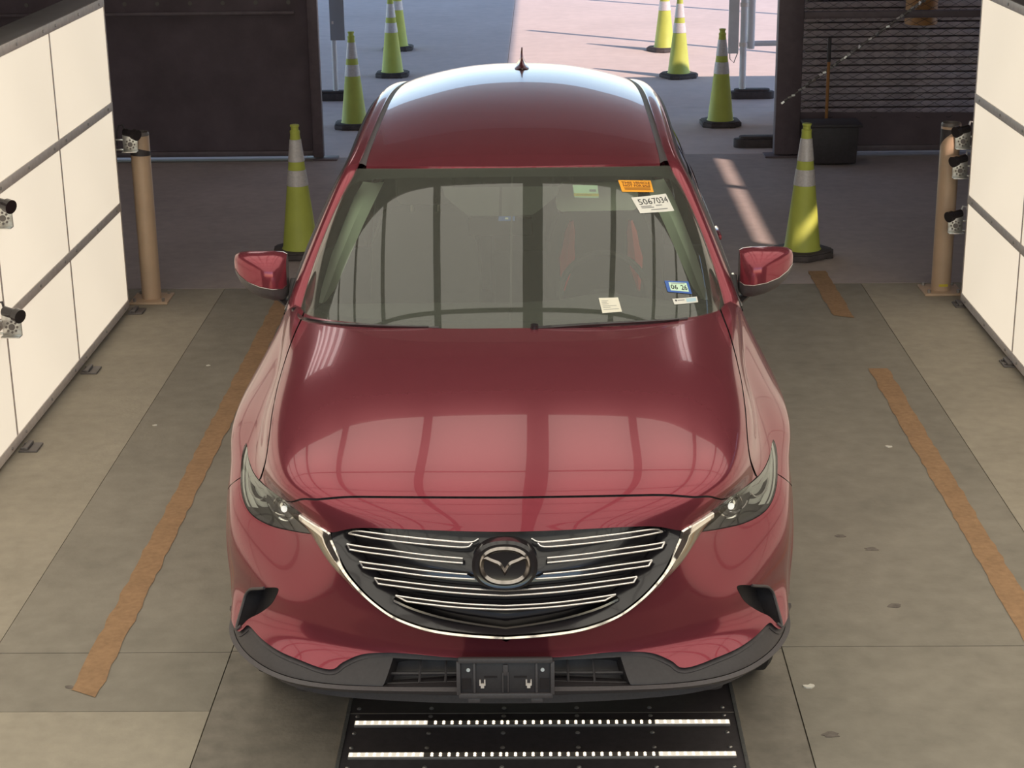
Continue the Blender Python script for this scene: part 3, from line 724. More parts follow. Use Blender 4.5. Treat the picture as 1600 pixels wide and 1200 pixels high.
# ---- fenders: skin part and flank part with the wheel arch
AX_F, AX_R, WZ, ARCH = 1.05, 3.985, .381, .43
sideZ = np.array([.25, .32, .45, .60, .75, .86, .95, 1.03, 1.10]); sideX = np.array([.905, .92, .942, .957, .968, .971, .944, .915, .890])
def side_x(y, z):
    x = np.interp(z, sideZ, sideX)
    x = x - .035 * np.clip((1.0 - y) / .4, 0, 1) ** 1.5
    x = x + .012 * np.exp(-((y - AX_R) / .5) ** 2) - .13 * np.clip((y - 4.2) / .85, 0, 1) ** 2
    x = x - .010 * np.exp(-((y - 2.6) / .7) ** 2) * np.exp(-((z - .58) / .12) ** 2)
    return x
def flank(loop, step=.05, side_x=side_x):
    uv, T = fill([(z, y) for y, z in loop], (), step)          # row = z, col = y
    z, y = uv[:, 0], uv[:, 1]; P = np.stack([side_x(y, z), y, z], 1); e = 1e-3
    dy = np.stack([side_x(y + .02, z) - side_x(y - .02, z), np.full(len(y), .04), np.zeros(len(y))], 1); dz = np.stack([side_x(y, z + .02) - side_x(y, z - .02), np.zeros(len(y)), np.full(len(y), .04)], 1)
    n = np.cross(dy, dz); n /= np.linalg.norm(n, axis=1)[:, None]
    return P, n, T
def arch(yc, a0, a1, n=26): return [(yc + ARCH * math.cos(t), WZ + ARCH * math.sin(t)) for t in np.radians(np.linspace(a0, a1, n))]
seamC = cr(seam)
fend_loop = sh(shutC, 0, .035) + [(12.0, 5.0), (12.0, 8.0), (11, 8.0), (10, 8.0), (9, 8.0), (8, 8.0), (7, 8.0), (6, 8.0), (5.05, 8.0)] + seamC[::-1][1:] + sh(lampBC[7 * 5 + 1:], .02, .02) + sh(lampAC[:3 * 5 + 1], .03, .03)
edge = FS(np.linspace(12, 5.0, 30), np.full(30, 8.0))
_o = np.argsort(edge[:, 1])
def fend_x(y, z):
    ze = np.interp(y, edge[_o, 1], edge[_o, 2]); return np.interp(y, edge[_o, 1], edge[_o, 0]) - .05 * np.maximum(ze - z, 0) - .02 * np.maximum(ze - z, 0) ** 2
ay0 = math.degrees(math.asin((.30 - WZ) / ARCH))
fl_loop = [(1.95, .86)] + [(p[1], p[2]) for p in edge[1:]] + arch(AX_F, 138, 0)[0:] + [(AX_F + ARCH, .30), (1.95, .30)]
for s in (1, -1):
    uv, T = fill(fend_loop, (), (.1, .1)); P, n = lift(FS, uv); P2, n2, T2 = flank(fl_loop, .05, fend_x)
    V, N, F = np.vstack([P, P2]), np.vstack([n, n2]), np.vstack([T, T2 + len(P)])
    V, N, F = side(V, N, F, s)
    fo = mesh_obj('front_fender', V, F, 'paint_red', CAR, True, N)
    a = arch(AX_F, 150, -10, 30); m = MB()
    m.grid(np.array([[(s * (float(fend_x(y, max(z, .3))) - .012), y, z) for y, z in a], [(s * .66, y, z) for y, z in a]])); m.build('arch_liner', 'black_plastic', fo)
# ---- bumper skin in body colour
c8 = [(r, 8.0) for r in np.linspace(4.95, 1.75, 14)]
bump_loop = sh(lampBC[:7 * 5 + 1], -.03, -.0) + sh(seamC[1:], -.04) + c8 + cr(redlow, 4) + [(2.462, 0), (3.15, 0)] + sh(cr(chromeOut, 6)[::-1], -.02)[1:]
pocketC = cr(pocket + [pocket[0]], 5)[:-1]
bumper = panel('front_bumper', FS, bump_loop, 'paint_red', holes=[pocketC], step=(.08, .1))
# dark liner ribbons behind the shut lines
def liner(curve, side_, w=.012, depth=-.010):
    m = MB()
    for s in (side_,):
        c = np.asarray(curve); P, n = lift(FS, c, depth); t = np.gradient(P, axis=0); t /= np.linalg.norm(t, axis=1)[:, None] + 1e-9; b = np.cross(n, t)
        m.grid(np.array([mir(P + b * w, s), mir(P - b * w, s)]))
    return m
for c in (gapC, shutC, seamC, lampAC[1:-1], lampBC[1:-1], cr(redlow, 4)):
    for s in (1, -1): liner(c, s).build('seam_liner', 'black_plastic', CAR)
# ---- corner pockets
for s in (1, -1):
    m = MB(); wall_strip(m, FS, pocketC + pocketC[:1], .001, -.055, s)
    uv, T = fill(pocketC, (), (.08, .1)); P, n = lift(FS, uv, -.055); P, n, T = side(P, n, T, s); m.add(P, T)
    po = m.build('corner_pocket', 'trim_black', bumper)
    m = MB(); q = cr(pocket[7:] + pocket[:2], 5); m.tube(mir(lift(FS, q, .002)[0], s), .005, 6); m.build('pocket_rim', 'skirt', po)
# ---- lower trim, skirt and centre intake
low_loop = [(1.2, 0), (1.2, 8.0)] + sh(cr(redlow, 4), -.03)
intake = [(1.35, -.0), (1.35, 2.0), (1.75, 2.35), (2.2, 2.1), (2.42, 1.7), (2.42, 0)]
panel('lower_grille_trim', FS, low_loop, 'trim_black', off=-.012, step=(.1, .15), holes=[[(1.42, .02), (1.42, 1.9), (2.36, 1.75), (2.38, .02)]])
m = MB()
for s in (1, -1):
    q = resample([(1.42, .0), (1.42, 1.9), (2.36, 1.75), (2.38, .0)], 40); wall_strip(m, FS, q, -.012, -.09, s)
    uv, T = fill([(1.42, 0), (1.42, 1.9), (2.36, 1.75), (2.38, 0)], (), .15); P, n = lift(FS, uv, -.09); P, n, T = side(P, n, T, s); m.add(P, T)
ink = m.build('lower_intake', 'trim_black', CAR)
m = MB()
for r in (1.72, 2.05):
    for s in (1, -1): m.tube(mir(lift(FS, [(r, c) for c in np.linspace(0, 1.85, 14)], -.05)[0], s), .006, 6)
for c in (.95, 1.35): 
    for s in (1, -1): m.tube(mir(lift(FS, [(r, c) for r in np.linspace(1.42, 2.38, 6)], -.045)[0], s), .004, 6)
m.build('intake_bar', 'trim_black', ink)
m = MB()
for s in (1, -1):
    cs = np.linspace(0, 8, 60)
    rows = [(1.32, -.010), (1.28, .006), (1.05, .010), (.8, .008), (.62, .006), (.58, .0), (.52, .006), (.25, .006), (0.0, .002)]
    G = np.array([mir(lift(FS, [(r, c) for c in cs], o)[0], s) for r, o in rows])
    last = G[-1].copy(); last[:, 1] += .05; last[:, 2] -= .02; last2 = last.copy(); last2[:, 1] += .25; last2[:, 0] *= .95
    m.grid(np.concatenate([G, [last, last2]]))
m.build('bumper_skirt', 'skirt', CAR, angle=30)
# ---- chrome wing and surround
n = 70
inn = resample(cr(wingTop, 6)[:-1] + cr(chromeIn, 6), n); out = resample(cr(chromeOut, 6), n)
ti = np.linspace(0, 1, n); Ai = resample(inn, 400); Ao = resample(out, 400)
wi = np.interp(ti, [0, .16, .28, 1], [0, .265, .34, 1]); A_ = np.stack([np.interp(wi, np.linspace(0, 1, 400), Ai[:, k]) for k in (0, 1)], 1); B_ = np.stack([np.interp(ti, np.linspace(0, 1, 400), Ao[:, k]) for k in (0, 1)], 1)
m = MB()
for s in (1, -1): m.grid(np.array([mir(x, s) for x in band(FS, A_, B_, [(0, -.03), (0, .004), (.05, .010), (.30, .015), (.42, .015), (.93, .006), (1, .003), (1.0, -.012)])]))
chrome = m.build('grille_surround', 'chrome', CAR, angle=24)
# ---- grille: back plate, sloping frame, bars with bright edges, emblem
gl = cr(chromeIn, 6)[::-1] + cr(gtop, 6)[1:]
m = MB()
def deep(uv): return -.055 - .0 * uv[:, 0]
for s in (1, -1):
    uv, T = fill(gl, (), (.1, .12)); P, nn = lift(FS, uv, deep); P, nn, T = side(P, nn, T, s); m.add(P, T)
grille = m.build('grille', 'black_gloss', CAR)
m = MB()
for s in (1, -1): wall_strip(m, FS, cr(gtop, 8), -.002, -.06, s)
for s in (1, -1):                                          # sloping black frame inside the chrome
    q = cr(chromeIn, 6); q2 = [(r + .10 + .16 * (1 - i / len(q)), max(0, c - .24 * (1 - (i / len(q)) ** 3))) for i, (r, c) in enumerate(q)]
    m.grid(np.array([mir(lift(FS, q, .002)[0], s), mir(lift(FS, (np.array(q) + np.array(q2)) / 2, -.022)[0], s), mir(lift(FS, q2, -.05)[0], s)]))
m.build('grille_frame', 'black_gloss', grille)
for k, (u, l) in enumerate(bars):
    full = k >= 3
    for s in ((0,) if full else (1, -1)):
        m = MB(); sl = MB()
        for ss in ((1, -1) if full else (s,)):
            U = cr(u, 6); Lo = cr(l, 6)
            pu = mir(lift(FS, U, -.012)[0], ss); pl = mir(lift(FS, Lo, -.012)[0], ss)
            m.tube(pu, .0029, 6); m.tube(pl, .0029, 6)
            if k: m.tube([pu[0], pl[0]], .0029, 6)
            nn = 24; a, b = resample(U, nn), resample(Lo, nn)
            sl.grid(np.array([mir(lift(FS, a, -.05)[0], ss), mir(lift(FS, a, -.0135)[0], ss), mir(lift(FS, b, -.0135)[0], ss), mir(lift(FS, b, -.05)[0], ss)]))
        b_ = sl.build('grille_slat', 'black_gloss', grille, angle=30)
        m.build('slat_edge', 'chrome_line', b_) if False else m.build('grille_bar', 'chrome_line', grille)
q = cr(lip_line, 8); m = MB()
for s in (1, -1): m.grid(np.array([mir(lift(FS, q, -.05)[0], s), mir(lift(FS, q, -.020)[0], s), mir(lift(FS, sh(q, -.05), -.018)[0], s), mir(lift(FS, sh(q, -.09), -.05)[0], s)]))
m.build('lower_grille_lip', 'chrome_dark', grille)
# emblem: a disc with a ring and a winged letter inside
EM = Matrix.Translation((0.0, .062, .822)) @ Matrix.Rotation(math.radians(84), 4, 'X')
def em(x, y, z): return EM @ Vector((x, y, z))
def ell(a, b, n=48, p=2.25):
    o = []
    for i in range(n):
        t = 2 * math.pi * i / n; ct, st = math.cos(t), math.sin(t)
        o.append((a * math.copysign(abs(ct) ** (2 / p), ct), b * math.copysign(abs(st) ** (2 / p), st)))
    return o
m = MB(); o1, o2 = ell(.098, .078), ell(.088, .069); N_ = len(o1)
m.add([em(x, y, -.05) for x, y in o1] + [em(x, y, -.004) for x, y in o1] + [em(x, y, .003) for x, y in o2] + [em(x * .9, y * .9, .001) for x, y in o2], [(k * N_ + i, k * N_ + (i + 1) % N_, (k + 1) * N_ + (i + 1) % N_, (k + 1) * N_ + i) for k in range(3) for i in range(N_)] + [tuple(range(3 * N_, 4 * N_))])
emb = m.build('emblem', 'black_gloss', grille)
m = MB(); a_, b_, c_ = ell(.078, .061), ell(.0715, .0535), ell(.063, .045)
m.add([em(x, y, .001) for x, y in a_] + [em(x, y, .009) for x, y in b_] + [em(x, y, .001) for x, y in c_], [(k * N_ + i, k * N_ + (i + 1) % N_, (k + 1) * N_ + (i + 1) % N_, (k + 1) * N_ + i) for k in range(2) for i in range(N_)])
wing = [(-.067, .033), (-.058, .034), (-.04, .0245), (-.018, .016), (-.009, .009), (0, -.007), (.009, .009), (.018, .016), (.04, .0245), (.058, .034), (.067, .033)]
wlow = [(-.066, .019), (-.057, .018), (-.04, .011), (-.021, .002), (-.013, -.008), (0, -.030), (.013, -.008), (.021, .002), (.04, .011), (.057, .018), (.066, .019)]
K = len(wing); mid = [((p[0] + q[0]) / 2, (p[1] + q[1]) / 2) for p, q in zip(wing, wlow)]
m.add([em(x, y, .002) for x, y in wing] + [em(x, y, .0085) for x, y in mid] + [em(x, y, .002) for x, y in wlow], [(k * K + i, k * K + i + 1, (k + 1) * K + i + 1, (k + 1) * K + i) for k in range(2) for i in range(K - 1)])
m.build('emblem_mark', 'chrome_dark', grille, angle=20)
# ---- headlights
lens_loop = lampAC + lampBC[1:-1]
for s in (1, -1):
    uv, T = fill(lens_loop, (), (.08, .1)); P, nn = lift(FS, uv, .001); P, nn, T = side(P, nn, T, s)
    hl = mesh_obj('headlight', P, T, 'glass_lamp', CAR, True, nn)
    m = MB(); wall_strip(m, FS, lens_loop + lens_loop[:1], -.003, -.06, s)
    uv, T = fill(lens_loop, (), (.1, .1)); P, nn = lift(FS, uv, -.06); P, nn, T = side(P, nn, T, s); m.add(P, T)
    m.build('lamp_housing', 'lamp_shell', hl)
    Pc, nc = lift(FS, [(5.66, 4.72)], -.035); Pc, nc = mir(Pc, s)[0], mir(nc, s)[0]
    ax = Vector(nc) * .35 + Vector((0, -1, .0)) * .65; ax.normalize(); Q = ax.to_track_quat('Z', 'Y').to_matrix().to_4x4(); Q.translation = Vector(Pc)
    m = MB().lathe([(.046, -.03), (.046, .010), (.042, .016), (.036, .012), (.034, -.01)], 28); m.v = [Q @ Vector(v) for v in m.v]; m.build('projector_bezel', 'chrome', hl)
    m = MB().lathe([(.034, -.01), (.033, .002), (.028, .012), (.018, .019), (.008, .0222), (.001, .0228)], 28); m.v = [Q @ Vector(v) for v in m.v]; m.build('projector_lens', 'lens', hl)
    m = MB().lathe([(.011, .0222), (.008, .0232), (.004, .0238), (.001, .024)], 18); m.v = [Q @ (Vector(v) + Vector((0, 0, .001))) for v in m.v]; m.build('lens_glint', 'glint_glow', hl)  # small glowing disc added as the glint on the projector lens
    m = MB()                                             # bright reflector segments behind the outer lens
    q1 = cr([(6.58, 6.70), (6.20, 6.45), (5.85, 6.10), (5.66, 5.70), (5.70, 5.42)], 6); q2 = cr([(6.52, 6.56), (6.20, 6.12), (6.04, 5.75), (5.98, 5.50), (6.02, 5.32)], 6)
    m.grid(np.array([mir(lift(FS, q1, -.030)[0], s), mir(lift(FS, q2, -.018)[0], s)]))
    q3 = cr([(5.55, 6.28), (5.40, 5.95), (5.36, 5.55), (5.45, 5.30)], 6); q4 = cr([(5.75, 6.15), (5.58, 5.85), (5.52, 5.52), (5.58, 5.30)], 6)
    m.grid(np.array([mir(lift(FS, q3, -.032)[0], s), mir(lift(FS, q4, -.022)[0], s)]))
    m.build('reflector', 'lamp_white', hl)
    m = MB()
    m.tube(mir(lift(FS, cr([(6.55, 6.72), (6.2, 6.52), (5.80, 6.22), (5.56, 5.9), (5.55, 5.5), (5.75, 5.34)], 6), -.016)[0], s), .0026, 6)
    m.tube(mir(lift(FS, cr([(6.40, 6.42), (6.10, 6.05), (5.93, 5.62), (6.02, 5.30)], 6), -.014)[0], s), .0024, 6)
    m.tube(mir(lift(FS, cr([(5.45, 4.55), (5.36, 4.75), (5.40, 5.0), (5.55, 5.15)], 6), -.014)[0], s), .0030, 6)
    m.build('light_guide', 'chrome_line', hl)
    m = MB(); q1 = [(6.70, 6.80)] + sh(lampAC[2:7 * 5], -.06, -.0); q2 = sh(q1, -.34, .12)
    m.grid(np.array([mir(lift(FS, q1, -.006)[0], s), mir(lift(FS, q2, -.020)[0], s)])); m.build('upper_bezel', 'lamp_white', hl)
    m = MB(); q1 = sh(lampBC[5 * 5:10 * 5], .02, -.03); q2 = sh(q1, .12, -.26)
    m.grid(np.array([mir(lift(FS, q1, -.006)[0], s), mir(lift(FS, q2, -.024)[0], s)])); m.build('outer_bezel', 'lamp_white', hl)
# ---- licence plate bracket
pb = MB(); BM = Matrix.Translation((-.002, .028, .468)) @ Matrix.Rotation(math.radians(-6), 4, 'X')
def bx(mb, lo, hi): k = MB().b2(lo, hi); return mb.add([BM @ Vector(v) for v in k.v], k.f)
bx(pb, (-.142, .0, -.06), (.142, .012, .065))
plate = pb.build('plate_bracket', 'trim_black', CAR, bevel=.003)
m = MB()
bx(m, (-.142, -.012, .052), (.142, .0, .066)); bx(m, (-.142, -.010, -.062), (.142, .0, -.046))
for s in (-1, 1):
    bx(m, (s * .142 - .006, -.010, -.05), (s * .142 + .006, .0, .055)); bx(m, (s * .094 - .004, -.007, -.045), (s * .094 + .004, .0, .05)); bx(m, (s * .095 - .018, -.008, -.075), (s * .095 + .018, .004, -.06))
bx(m, (-.008, -.006, .01), (.008, .0, .045)); bx(m, (-.010, -.008, -.045), (-.006, .0, .02)); bx(m, (.006, -.008, -.045), (.010, .0, .02))
m.build('bracket_rib', 'skirt', plate, bevel=.0015)
m = MB()
for s in (-1, 1):
    bx(m, (s * .118 - .014, -.003, -.035), (s * .118 + .014, .0, .0)); bx(m, (s * .045 - .02, -.002, .002), (s * .045 + .02, .0, .008))
m.build('bracket_slot', 'black_gloss', plate)
for s in (-1, 1):
    c = BM @ Vector((s * .112, -.002, .028)); MB().cyl(c, c + Vector((0, -.004, .001)), .006, n=10).build('bracket_screw', 'screw', plate)
    m = MB(); bx(m, (s * .07 - .009, -.006, -.022), (s * .07 - .005, .0, -.004)); bx(m, (s * .07 + .005, -.006, -.022), (s * .07 + .009, .0, -.004)); bx(m, (s * .07 - .005, -.006, -.030), (s * .07 + .005, .0, -.016)); m.build('bracket_clip', 'rail', plate)

# ---- windshield
wb = np.array([(0, 1.365, 1.135), (.25, 1.370, 1.135), (.48, 1.405, 1.130), (.66, 1.505, 1.118), (.77, 1.655, 1.100), (.832, 1.830, 1.080)])
wt = np.array([(0, 2.255, 1.578), (.25, 2.262, 1.577), (.42, 2.285, 1.573), (.54, 2.330, 1.565), (.605, 2.380, 1.555), (.645, 2.425, 1.545)])
rows = []
for t in np.linspace(0, 1, 7):
    p = wb + (wt - wb) * t; p = p + np.array([0, -.55, .83]) * .020 * 4 * t * (1 - t); p[:, 0] += .020 * 4 * t * (1 - t) * (wb[:, 0] / .83) ** 2
    rows.append(p)
WS = Surf(rows, 2, True); WR = 6.0; WC = 5.0
full = [(0, 0), (0, 5), (6, 5), (6, 0)]
ws = panel('windshield', WS, full, 'glass_ws', step=(.15, .15))
frit_hole = [(.55, 0), (.60, 3.2), (.75, 4.3), (1.2, 4.62), (4.4, 4.62), (5.1, 4.4), (5.45, 3.6), (5.58, 2.2), (5.62, 0)]
fr_in = cr(frit_hole, 4)
panel('frit_band', WS, full, 'frit', ws, holes=[[(max(r, .02), max(c, .015)) for r, c in fr_in]], off=-.004, step=(.2, .2))
# cowl shelf and wipers
m = MB()
for s in (1, -1):
    q = np.array(cowlC); a = lift(FS, q, -.004)[0]; b = a.copy(); b[:, 2] -= .035; b[:, 1] += .0; c2 = lift(WS, resample([(.0, 0), (.0, 5)], len(q)), .0)[0]
    m.grid(np.array([mir(a, s), mir(b, s), mir(c2, s)]))
m.build('cowl_panel', 'trim_black', CAR)
def wiper(base_rc, tip_rc, sx, sx2):
    b = mir(lift(WS, [base_rc], .018)[0], sx)[0]; t = mir(lift(WS, [tip_rc], .012)[0], sx2)[0]
    W = MB(); pts = []
    for k in range(13):
        f = k / 12; p = b + (t - b) * f; cc = np.interp(abs(p[0]), lift(WS, [(.3, c) for c in np.linspace(0, 5, 30)])[0][:, 0], np.linspace(0, 5, 30))
        rr = base_rc[0] + (tip_rc[0] - base_rc[0]) * f
        q = lift(WS, [(rr, cc)], .014 + .008 * math.sin(math.pi * f))[0][0]; q[0] *= (1 if p[0] >= 0 else -1); pts.append(q)
    W.tube(pts, [.010 - .005 * k / 12 for k in range(13)], 6); o = W.build('wiper_arm', 'black_gloss', CAR)
    B = MB(); bl = []
    for k in range(13):
        f = .12 + k / 12 * .95; p = b + (t - b) * f; cc = np.interp(abs(p[0]), lift(WS, [(.3, c) for c in np.linspace(0, 5, 30)])[0][:, 0], np.linspace(0, 5, 30)); rr = base_rc[0] + .02 + (tip_rc[0] - base_rc[0]) * f
        q = lift(WS, [(rr, cc)], .006)[0][0]; q[0] *= (1 if p[0] >= 0 else -1); bl.append(q)
    B.tube(bl, .006, 6); B.build('wiper_blade', 'black_plastic', o)
    MB().cyl(pts[0] - np.array([0, 0, .02]), pts[0] + np.array([0, -.005, .016]), .018, .014, n=12).build('wiper_pivot', 'black_gloss', o)
wiper((.20, .35), (.34, 2.7), 1, 1); wiper((.20, 4.4), (.26, 1.2), -1, -1)

# ---- roof
yc = [2.262, 2.5, 2.8, 3.3, 3.8, 4.2, 4.5, 4.75, 4.87]; zc = [1.581, 1.611, 1.640, 1.673, 1.686, 1.684, 1.668, 1.636, 1.612]
xe = [.600, .600, .596, .592, .588, .570, .540, .505, .485]; ye = [2.385, 2.6, 2.9, 3.4, 3.85, 4.22, 4.5, 4.72, 4.82]; ze = [1.563, 1.588, 1.612, 1.634, 1.633, 1.618, 1.590, 1.556, 1.535]
fr = [0, .3, .55, .78, .92, 1.0]
RF = Surf([[(x_ * f, a + (b - a) * f ** 2, z0 + (z1 - z0) * f ** 2.4) for f in fr] for a, z0, x_, b, z1 in zip(yc, zc, xe, ye, ze)], 2, True)
roof = panel('roof', RF, [(0, 0), (0, 5), (8, 5), (8, 0)], 'paint_red', step=(.12, .12))
m = MB()
for s in (1, -1):
    a, na = lift(RF, [(0, c) for c in np.linspace(0, 5, 24)]); b = a.copy(); b[:, 1] -= .004; b[:, 2] -= .016; m.grid(np.array([mir(a, s), mir(b, s)]))
m.build('roof_front_lip', 'paint_red', roof)
# antenna fin
m = MB(); F_ = [(-.085, .028, 0), (-.05, .034, .012), (0, .036, .022), (.05, .032, .032), (.10, .024, .045), (.14, .012, .058), (.165, .006, .052), (.175, .010, 0)]
rowsA = []
for y, w_, h in [(y_, 1.25 * w0, 1.45 * h0) for y_, w0, h0 in F_]:
    rowsA.append([(-w_, y, -.01), (-w_ * .8, y, .006), (-w_ * .30, y, max(.008, h * .55)), (-.003, y, max(h, .01)), (.003, y, max(h, .01)), (w_ * .30, y, max(.008, h * .55)), (w_ * .8, y, .006), (w_, y, -.01)])
m.grid(np.array(rowsA) + np.array([0.02, 4.28, 1.681])); m.build('antenna_fin', 'paint_red', roof, angle=50)
# ---- A-pillars with roof side rails
inP = [(.832, 1.885, 1.075), (.815, 1.95, 1.145), (.768, 2.10, 1.285), (.690, 2.32, 1.468), (.650, 2.43, 1.549), (.636, 2.60, 1.578), (.630, 2.9, 1.603), (.626, 3.4, 1.626), (.622, 3.85, 1.626), (.604, 4.22, 1.611), (.572, 4.5, 1.583), (.536, 4.72, 1.55)]
outP = [(.895, 1.96, 1.065), (.873, 2.01, 1.135), (.825, 2.16, 1.268), (.745, 2.385, 1.452), (.704, 2.49, 1.528), (.690, 2.66, 1.553), (.688, 2.93, 1.573), (.690, 3.4, 1.592), (.688, 3.85, 1.59), (.668, 4.22, 1.572), (.632, 4.5, 1.54), (.59, 4.72, 1.50)]
rowsP = []
for i, (a, b) in enumerate(zip(inP, outP)):
    a, b = np.array(a), np.array(b); k = np.array([.35, -.55, .62]) if i < 4 else np.array([.45, 0, .8]); h = .016
    rowsP.append([a + np.array([-.004, 0, -.012]), a, a * .72 + b * .28 + k * h, a * .4 + b * .6 + k * h * 1.1, b, b + np.array([.004, .01, -.02])])
PL = Surf(rowsP, 3)
pil = panel('roof_side_rail', PL, [(0, 0), (0, 5), (11, 5), (11, 0)], 'paint_red', step=(.2, .2), joined=False)
# black ditch strips between roof and rails
for s in (1, -1):
    m = MB(); R1 = lift(RF, [(r, 5) for r in np.linspace(0.0, 8, 50)], -.001)[0]; R2 = lift(PL, [(r, .6) for r in np.linspace(4.35, 11, 50)], -.001)[0]
    mid_ = (R1 + R2) / 2; mid_[:, 2] += .004
    m.grid(np.array([mir(p, s) for p in (R1, R1 * .7 + mid_ * .3, mid_, R2 * .7 + mid_ * .3, R2)])); m.build('roof_ditch_strip', 'skirt', CAR, angle=60)
# ---- side windows and doors
botP = [(.905, 1.975, 1.055), (.907, 2.03, 1.072), (.910, 2.18, 1.080), (.914, 2.42, 1.084), (.916, 2.53, 1.086), (.917, 2.68, 1.088), (.917, 2.95, 1.092), (.915, 3.4, 1.102), (.905, 3.87, 1.118), (.865, 4.25, 1.14), (.80, 4.50, 1.165), (.72, 4.70, 1.20)]
botP = [(x - .014, y, z) for x, y, z in botP]
SG = Surf([[tuple(np.array(a) + (np.array(b) - np.array(a)) * t + np.array([.55, 0, .3]) * .022 * 4 * t * (1 - t)) for t in (0, .25, .5, .75, 1)] for a, b in zip([tuple(np.array(p) + np.array([.002, .008, -.018])) for p in outP], botP)])
for s in (1, -1):
    uv, T = fill([(0, 0), (0, 4), (11, 4), (11, 0)], [[(1.0, .34), (1.0, 3.8), (6.05, 3.8), (6.05, .34)]], (.25, .25)); P, nn = lift(SG, uv, -.006); nn = -nn; T = T[:, ::-1]
    V, N, F = side(*([P + 0, nn, T]), s); mesh_obj('window_frame', V, F, 'black_gloss', CAR, True, N)
for nm, r0, r1 in (('front_door', .8, 6.25), ('rear_door', 6.45, 8.5), ('quarter_panel', 8.7, 10.4)):
    y0, y1 = {'front_door': (1.955, 3.02), 'rear_door': (3.028, 3.93), 'quarter_panel': (3.938, 4.98)}[nm]
    ztop = lambda y: float(np.interp(y, [p[1] for p in botP], [p[2] for p in botP]))
    top = [(y, ztop(y)) for y in np.linspace(y1, y0, 12)]
    if nm == 'front_door': lp = [(y0, .32), (y1, .32)] + top
    elif nm == 'rear_door':
        a = [p for p in arch(AX_R, 172, 96) if p[0] < y1]; lp = [(y0, .32), (a[0][0] - .02, .32)] + a + top
    else: lp = [p for p in arch(AX_R, 97, 0)] + [(AX_R + ARCH + .02, .32), (y1, .34)] + top
    for s in (1, -1):
        P, nn, T = flank(lp); V, N, F = side(P, nn, T, s); d = mesh_obj(nm, V, F, 'paint_red', CAR, True, N)
        uv, T = fill([(r0, .28), (r0, 3.85), (r1, 3.85), (r1, .28)], (), (.25, .25)); P, nn = lift(SG, uv, .0); nn = -nn; T = T[:, ::-1]; V, N, F = side(P, nn, T, s)
        mesh_obj('side_window', V, F, 'glass_front' if nm == 'front_door' else 'glass_side', d, True, N)
        m = MB(); m.tube(mir(lift(SG, [(r, 3.95) for r in np.linspace(r0 - .1, r1 + .1, 12)], .004)[0], s), .006, 6); m.build('belt_moulding', 'chrome_line', d)
        m = MB(); m.tube(mir(lift(SG, [(r, .02) for r in np.linspace(r0 - .1, r1 + .1, 14)], .006)[0], s), .010, 6); m.build('drip_moulding', 'trim_black', d)
        if nm != 'quarter_panel':
            yh = y1 - .16; m = MB().box((s * (float(side_x(yh, .93)) + .024), yh, .935), (.02, .20, .028)); m.build('door_handle', 'paint_red', d, bevel=.008)
            for q in (-.08, .08): pass
m = MB()
for s in (1, -1): m.b2((s * .80, AX_F + .44, .20), (s * .945, AX_R - .44, .325))
m.build('rocker_trim', 'trim_black', CAR, bevel=.02)
for s in (1, -1):
    m = MB(); a = arch(AX_R, 186, -8, 34); m.grid(np.array([[(s * (float(side_x(y, max(z, .32))) + .003), y, z) for y, z in a], [(s * .70, y, z) for y, z in a]])); m.build('arch_liner', 'black_plastic', CAR)
# ---- rear end
ry = [4.86, 4.95, 5.0, 5.02, 5.03, 5.06, 5.04, 4.98]; rz = [1.612, 1.48, 1.25, 1.08, .90, .66, .45, .30]; rx = [.46, .50, .64, .76, .84, .87, .87, .85]; rd = [.06, .16, .24, .22, .18, .16, .15, .15]
RE = Surf([[(w_ * f, y - d * f ** 3, z - (.085 if z > 1.6 else .03 if z > 1.4 else 0) * f ** 2.2) for f in (0, .3, .6, .85, 1)] for y, z, w_, d in zip(ry, rz, rx, rd)], 2, True)
hat = panel('rear_hatch', RE, [(0, 0), (0, 4), (7, 4), (7, 0)], 'paint_red', step=(.15, .15))
panel('rear_window', RE, [(.45, 0), (.45, 3.4), (2.0, 3.5), (2.0, 0)], 'black_gloss', hat, off=.004, step=(.2, .2))
panel('tail_lamp', RE, [(3.0, 1.6), (3.0, 3.95), (3.7, 3.95), (3.5, 1.6)], 'tail_red', hat, off=.006, step=(.2, .2))
panel('rear_skirt', RE, [(5.6, 0), (5.6, 4), (7, 4), (7, 0)], 'skirt', hat, off=.006, step=(.2, .2))
# gap fillers between rail ends, quarter and hatch
for s in (1, -1):
    a = lift(SG, [(r, 0) for r in np.linspace(10.2, 11, 4)])[0]; m = MB()
    q = np.array([lift(SG, [(11, c)])[0][0] for c in np.linspace(0, 4, 8)]); e_ = lift(RE, [(r, 4) for r in np.linspace(.4, 2.4, 8)])[0]
    m.grid(np.array([mir(q, s), mir((q + e_) / 2 + np.array([.015, 0, 0]), s), mir(e_, s)]))
    q = np.array([(float(side_x(4.98, z)), 4.98, z) for z in np.linspace(1.2, .34, 10)]); e_ = lift(RE, [(r, 4) for r in np.linspace(2.4, 6.8, 10)])[0]
    m.grid(np.array([mir(q, s), mir(e_, s)])); m.build('corner_panel', 'paint_red', hat)
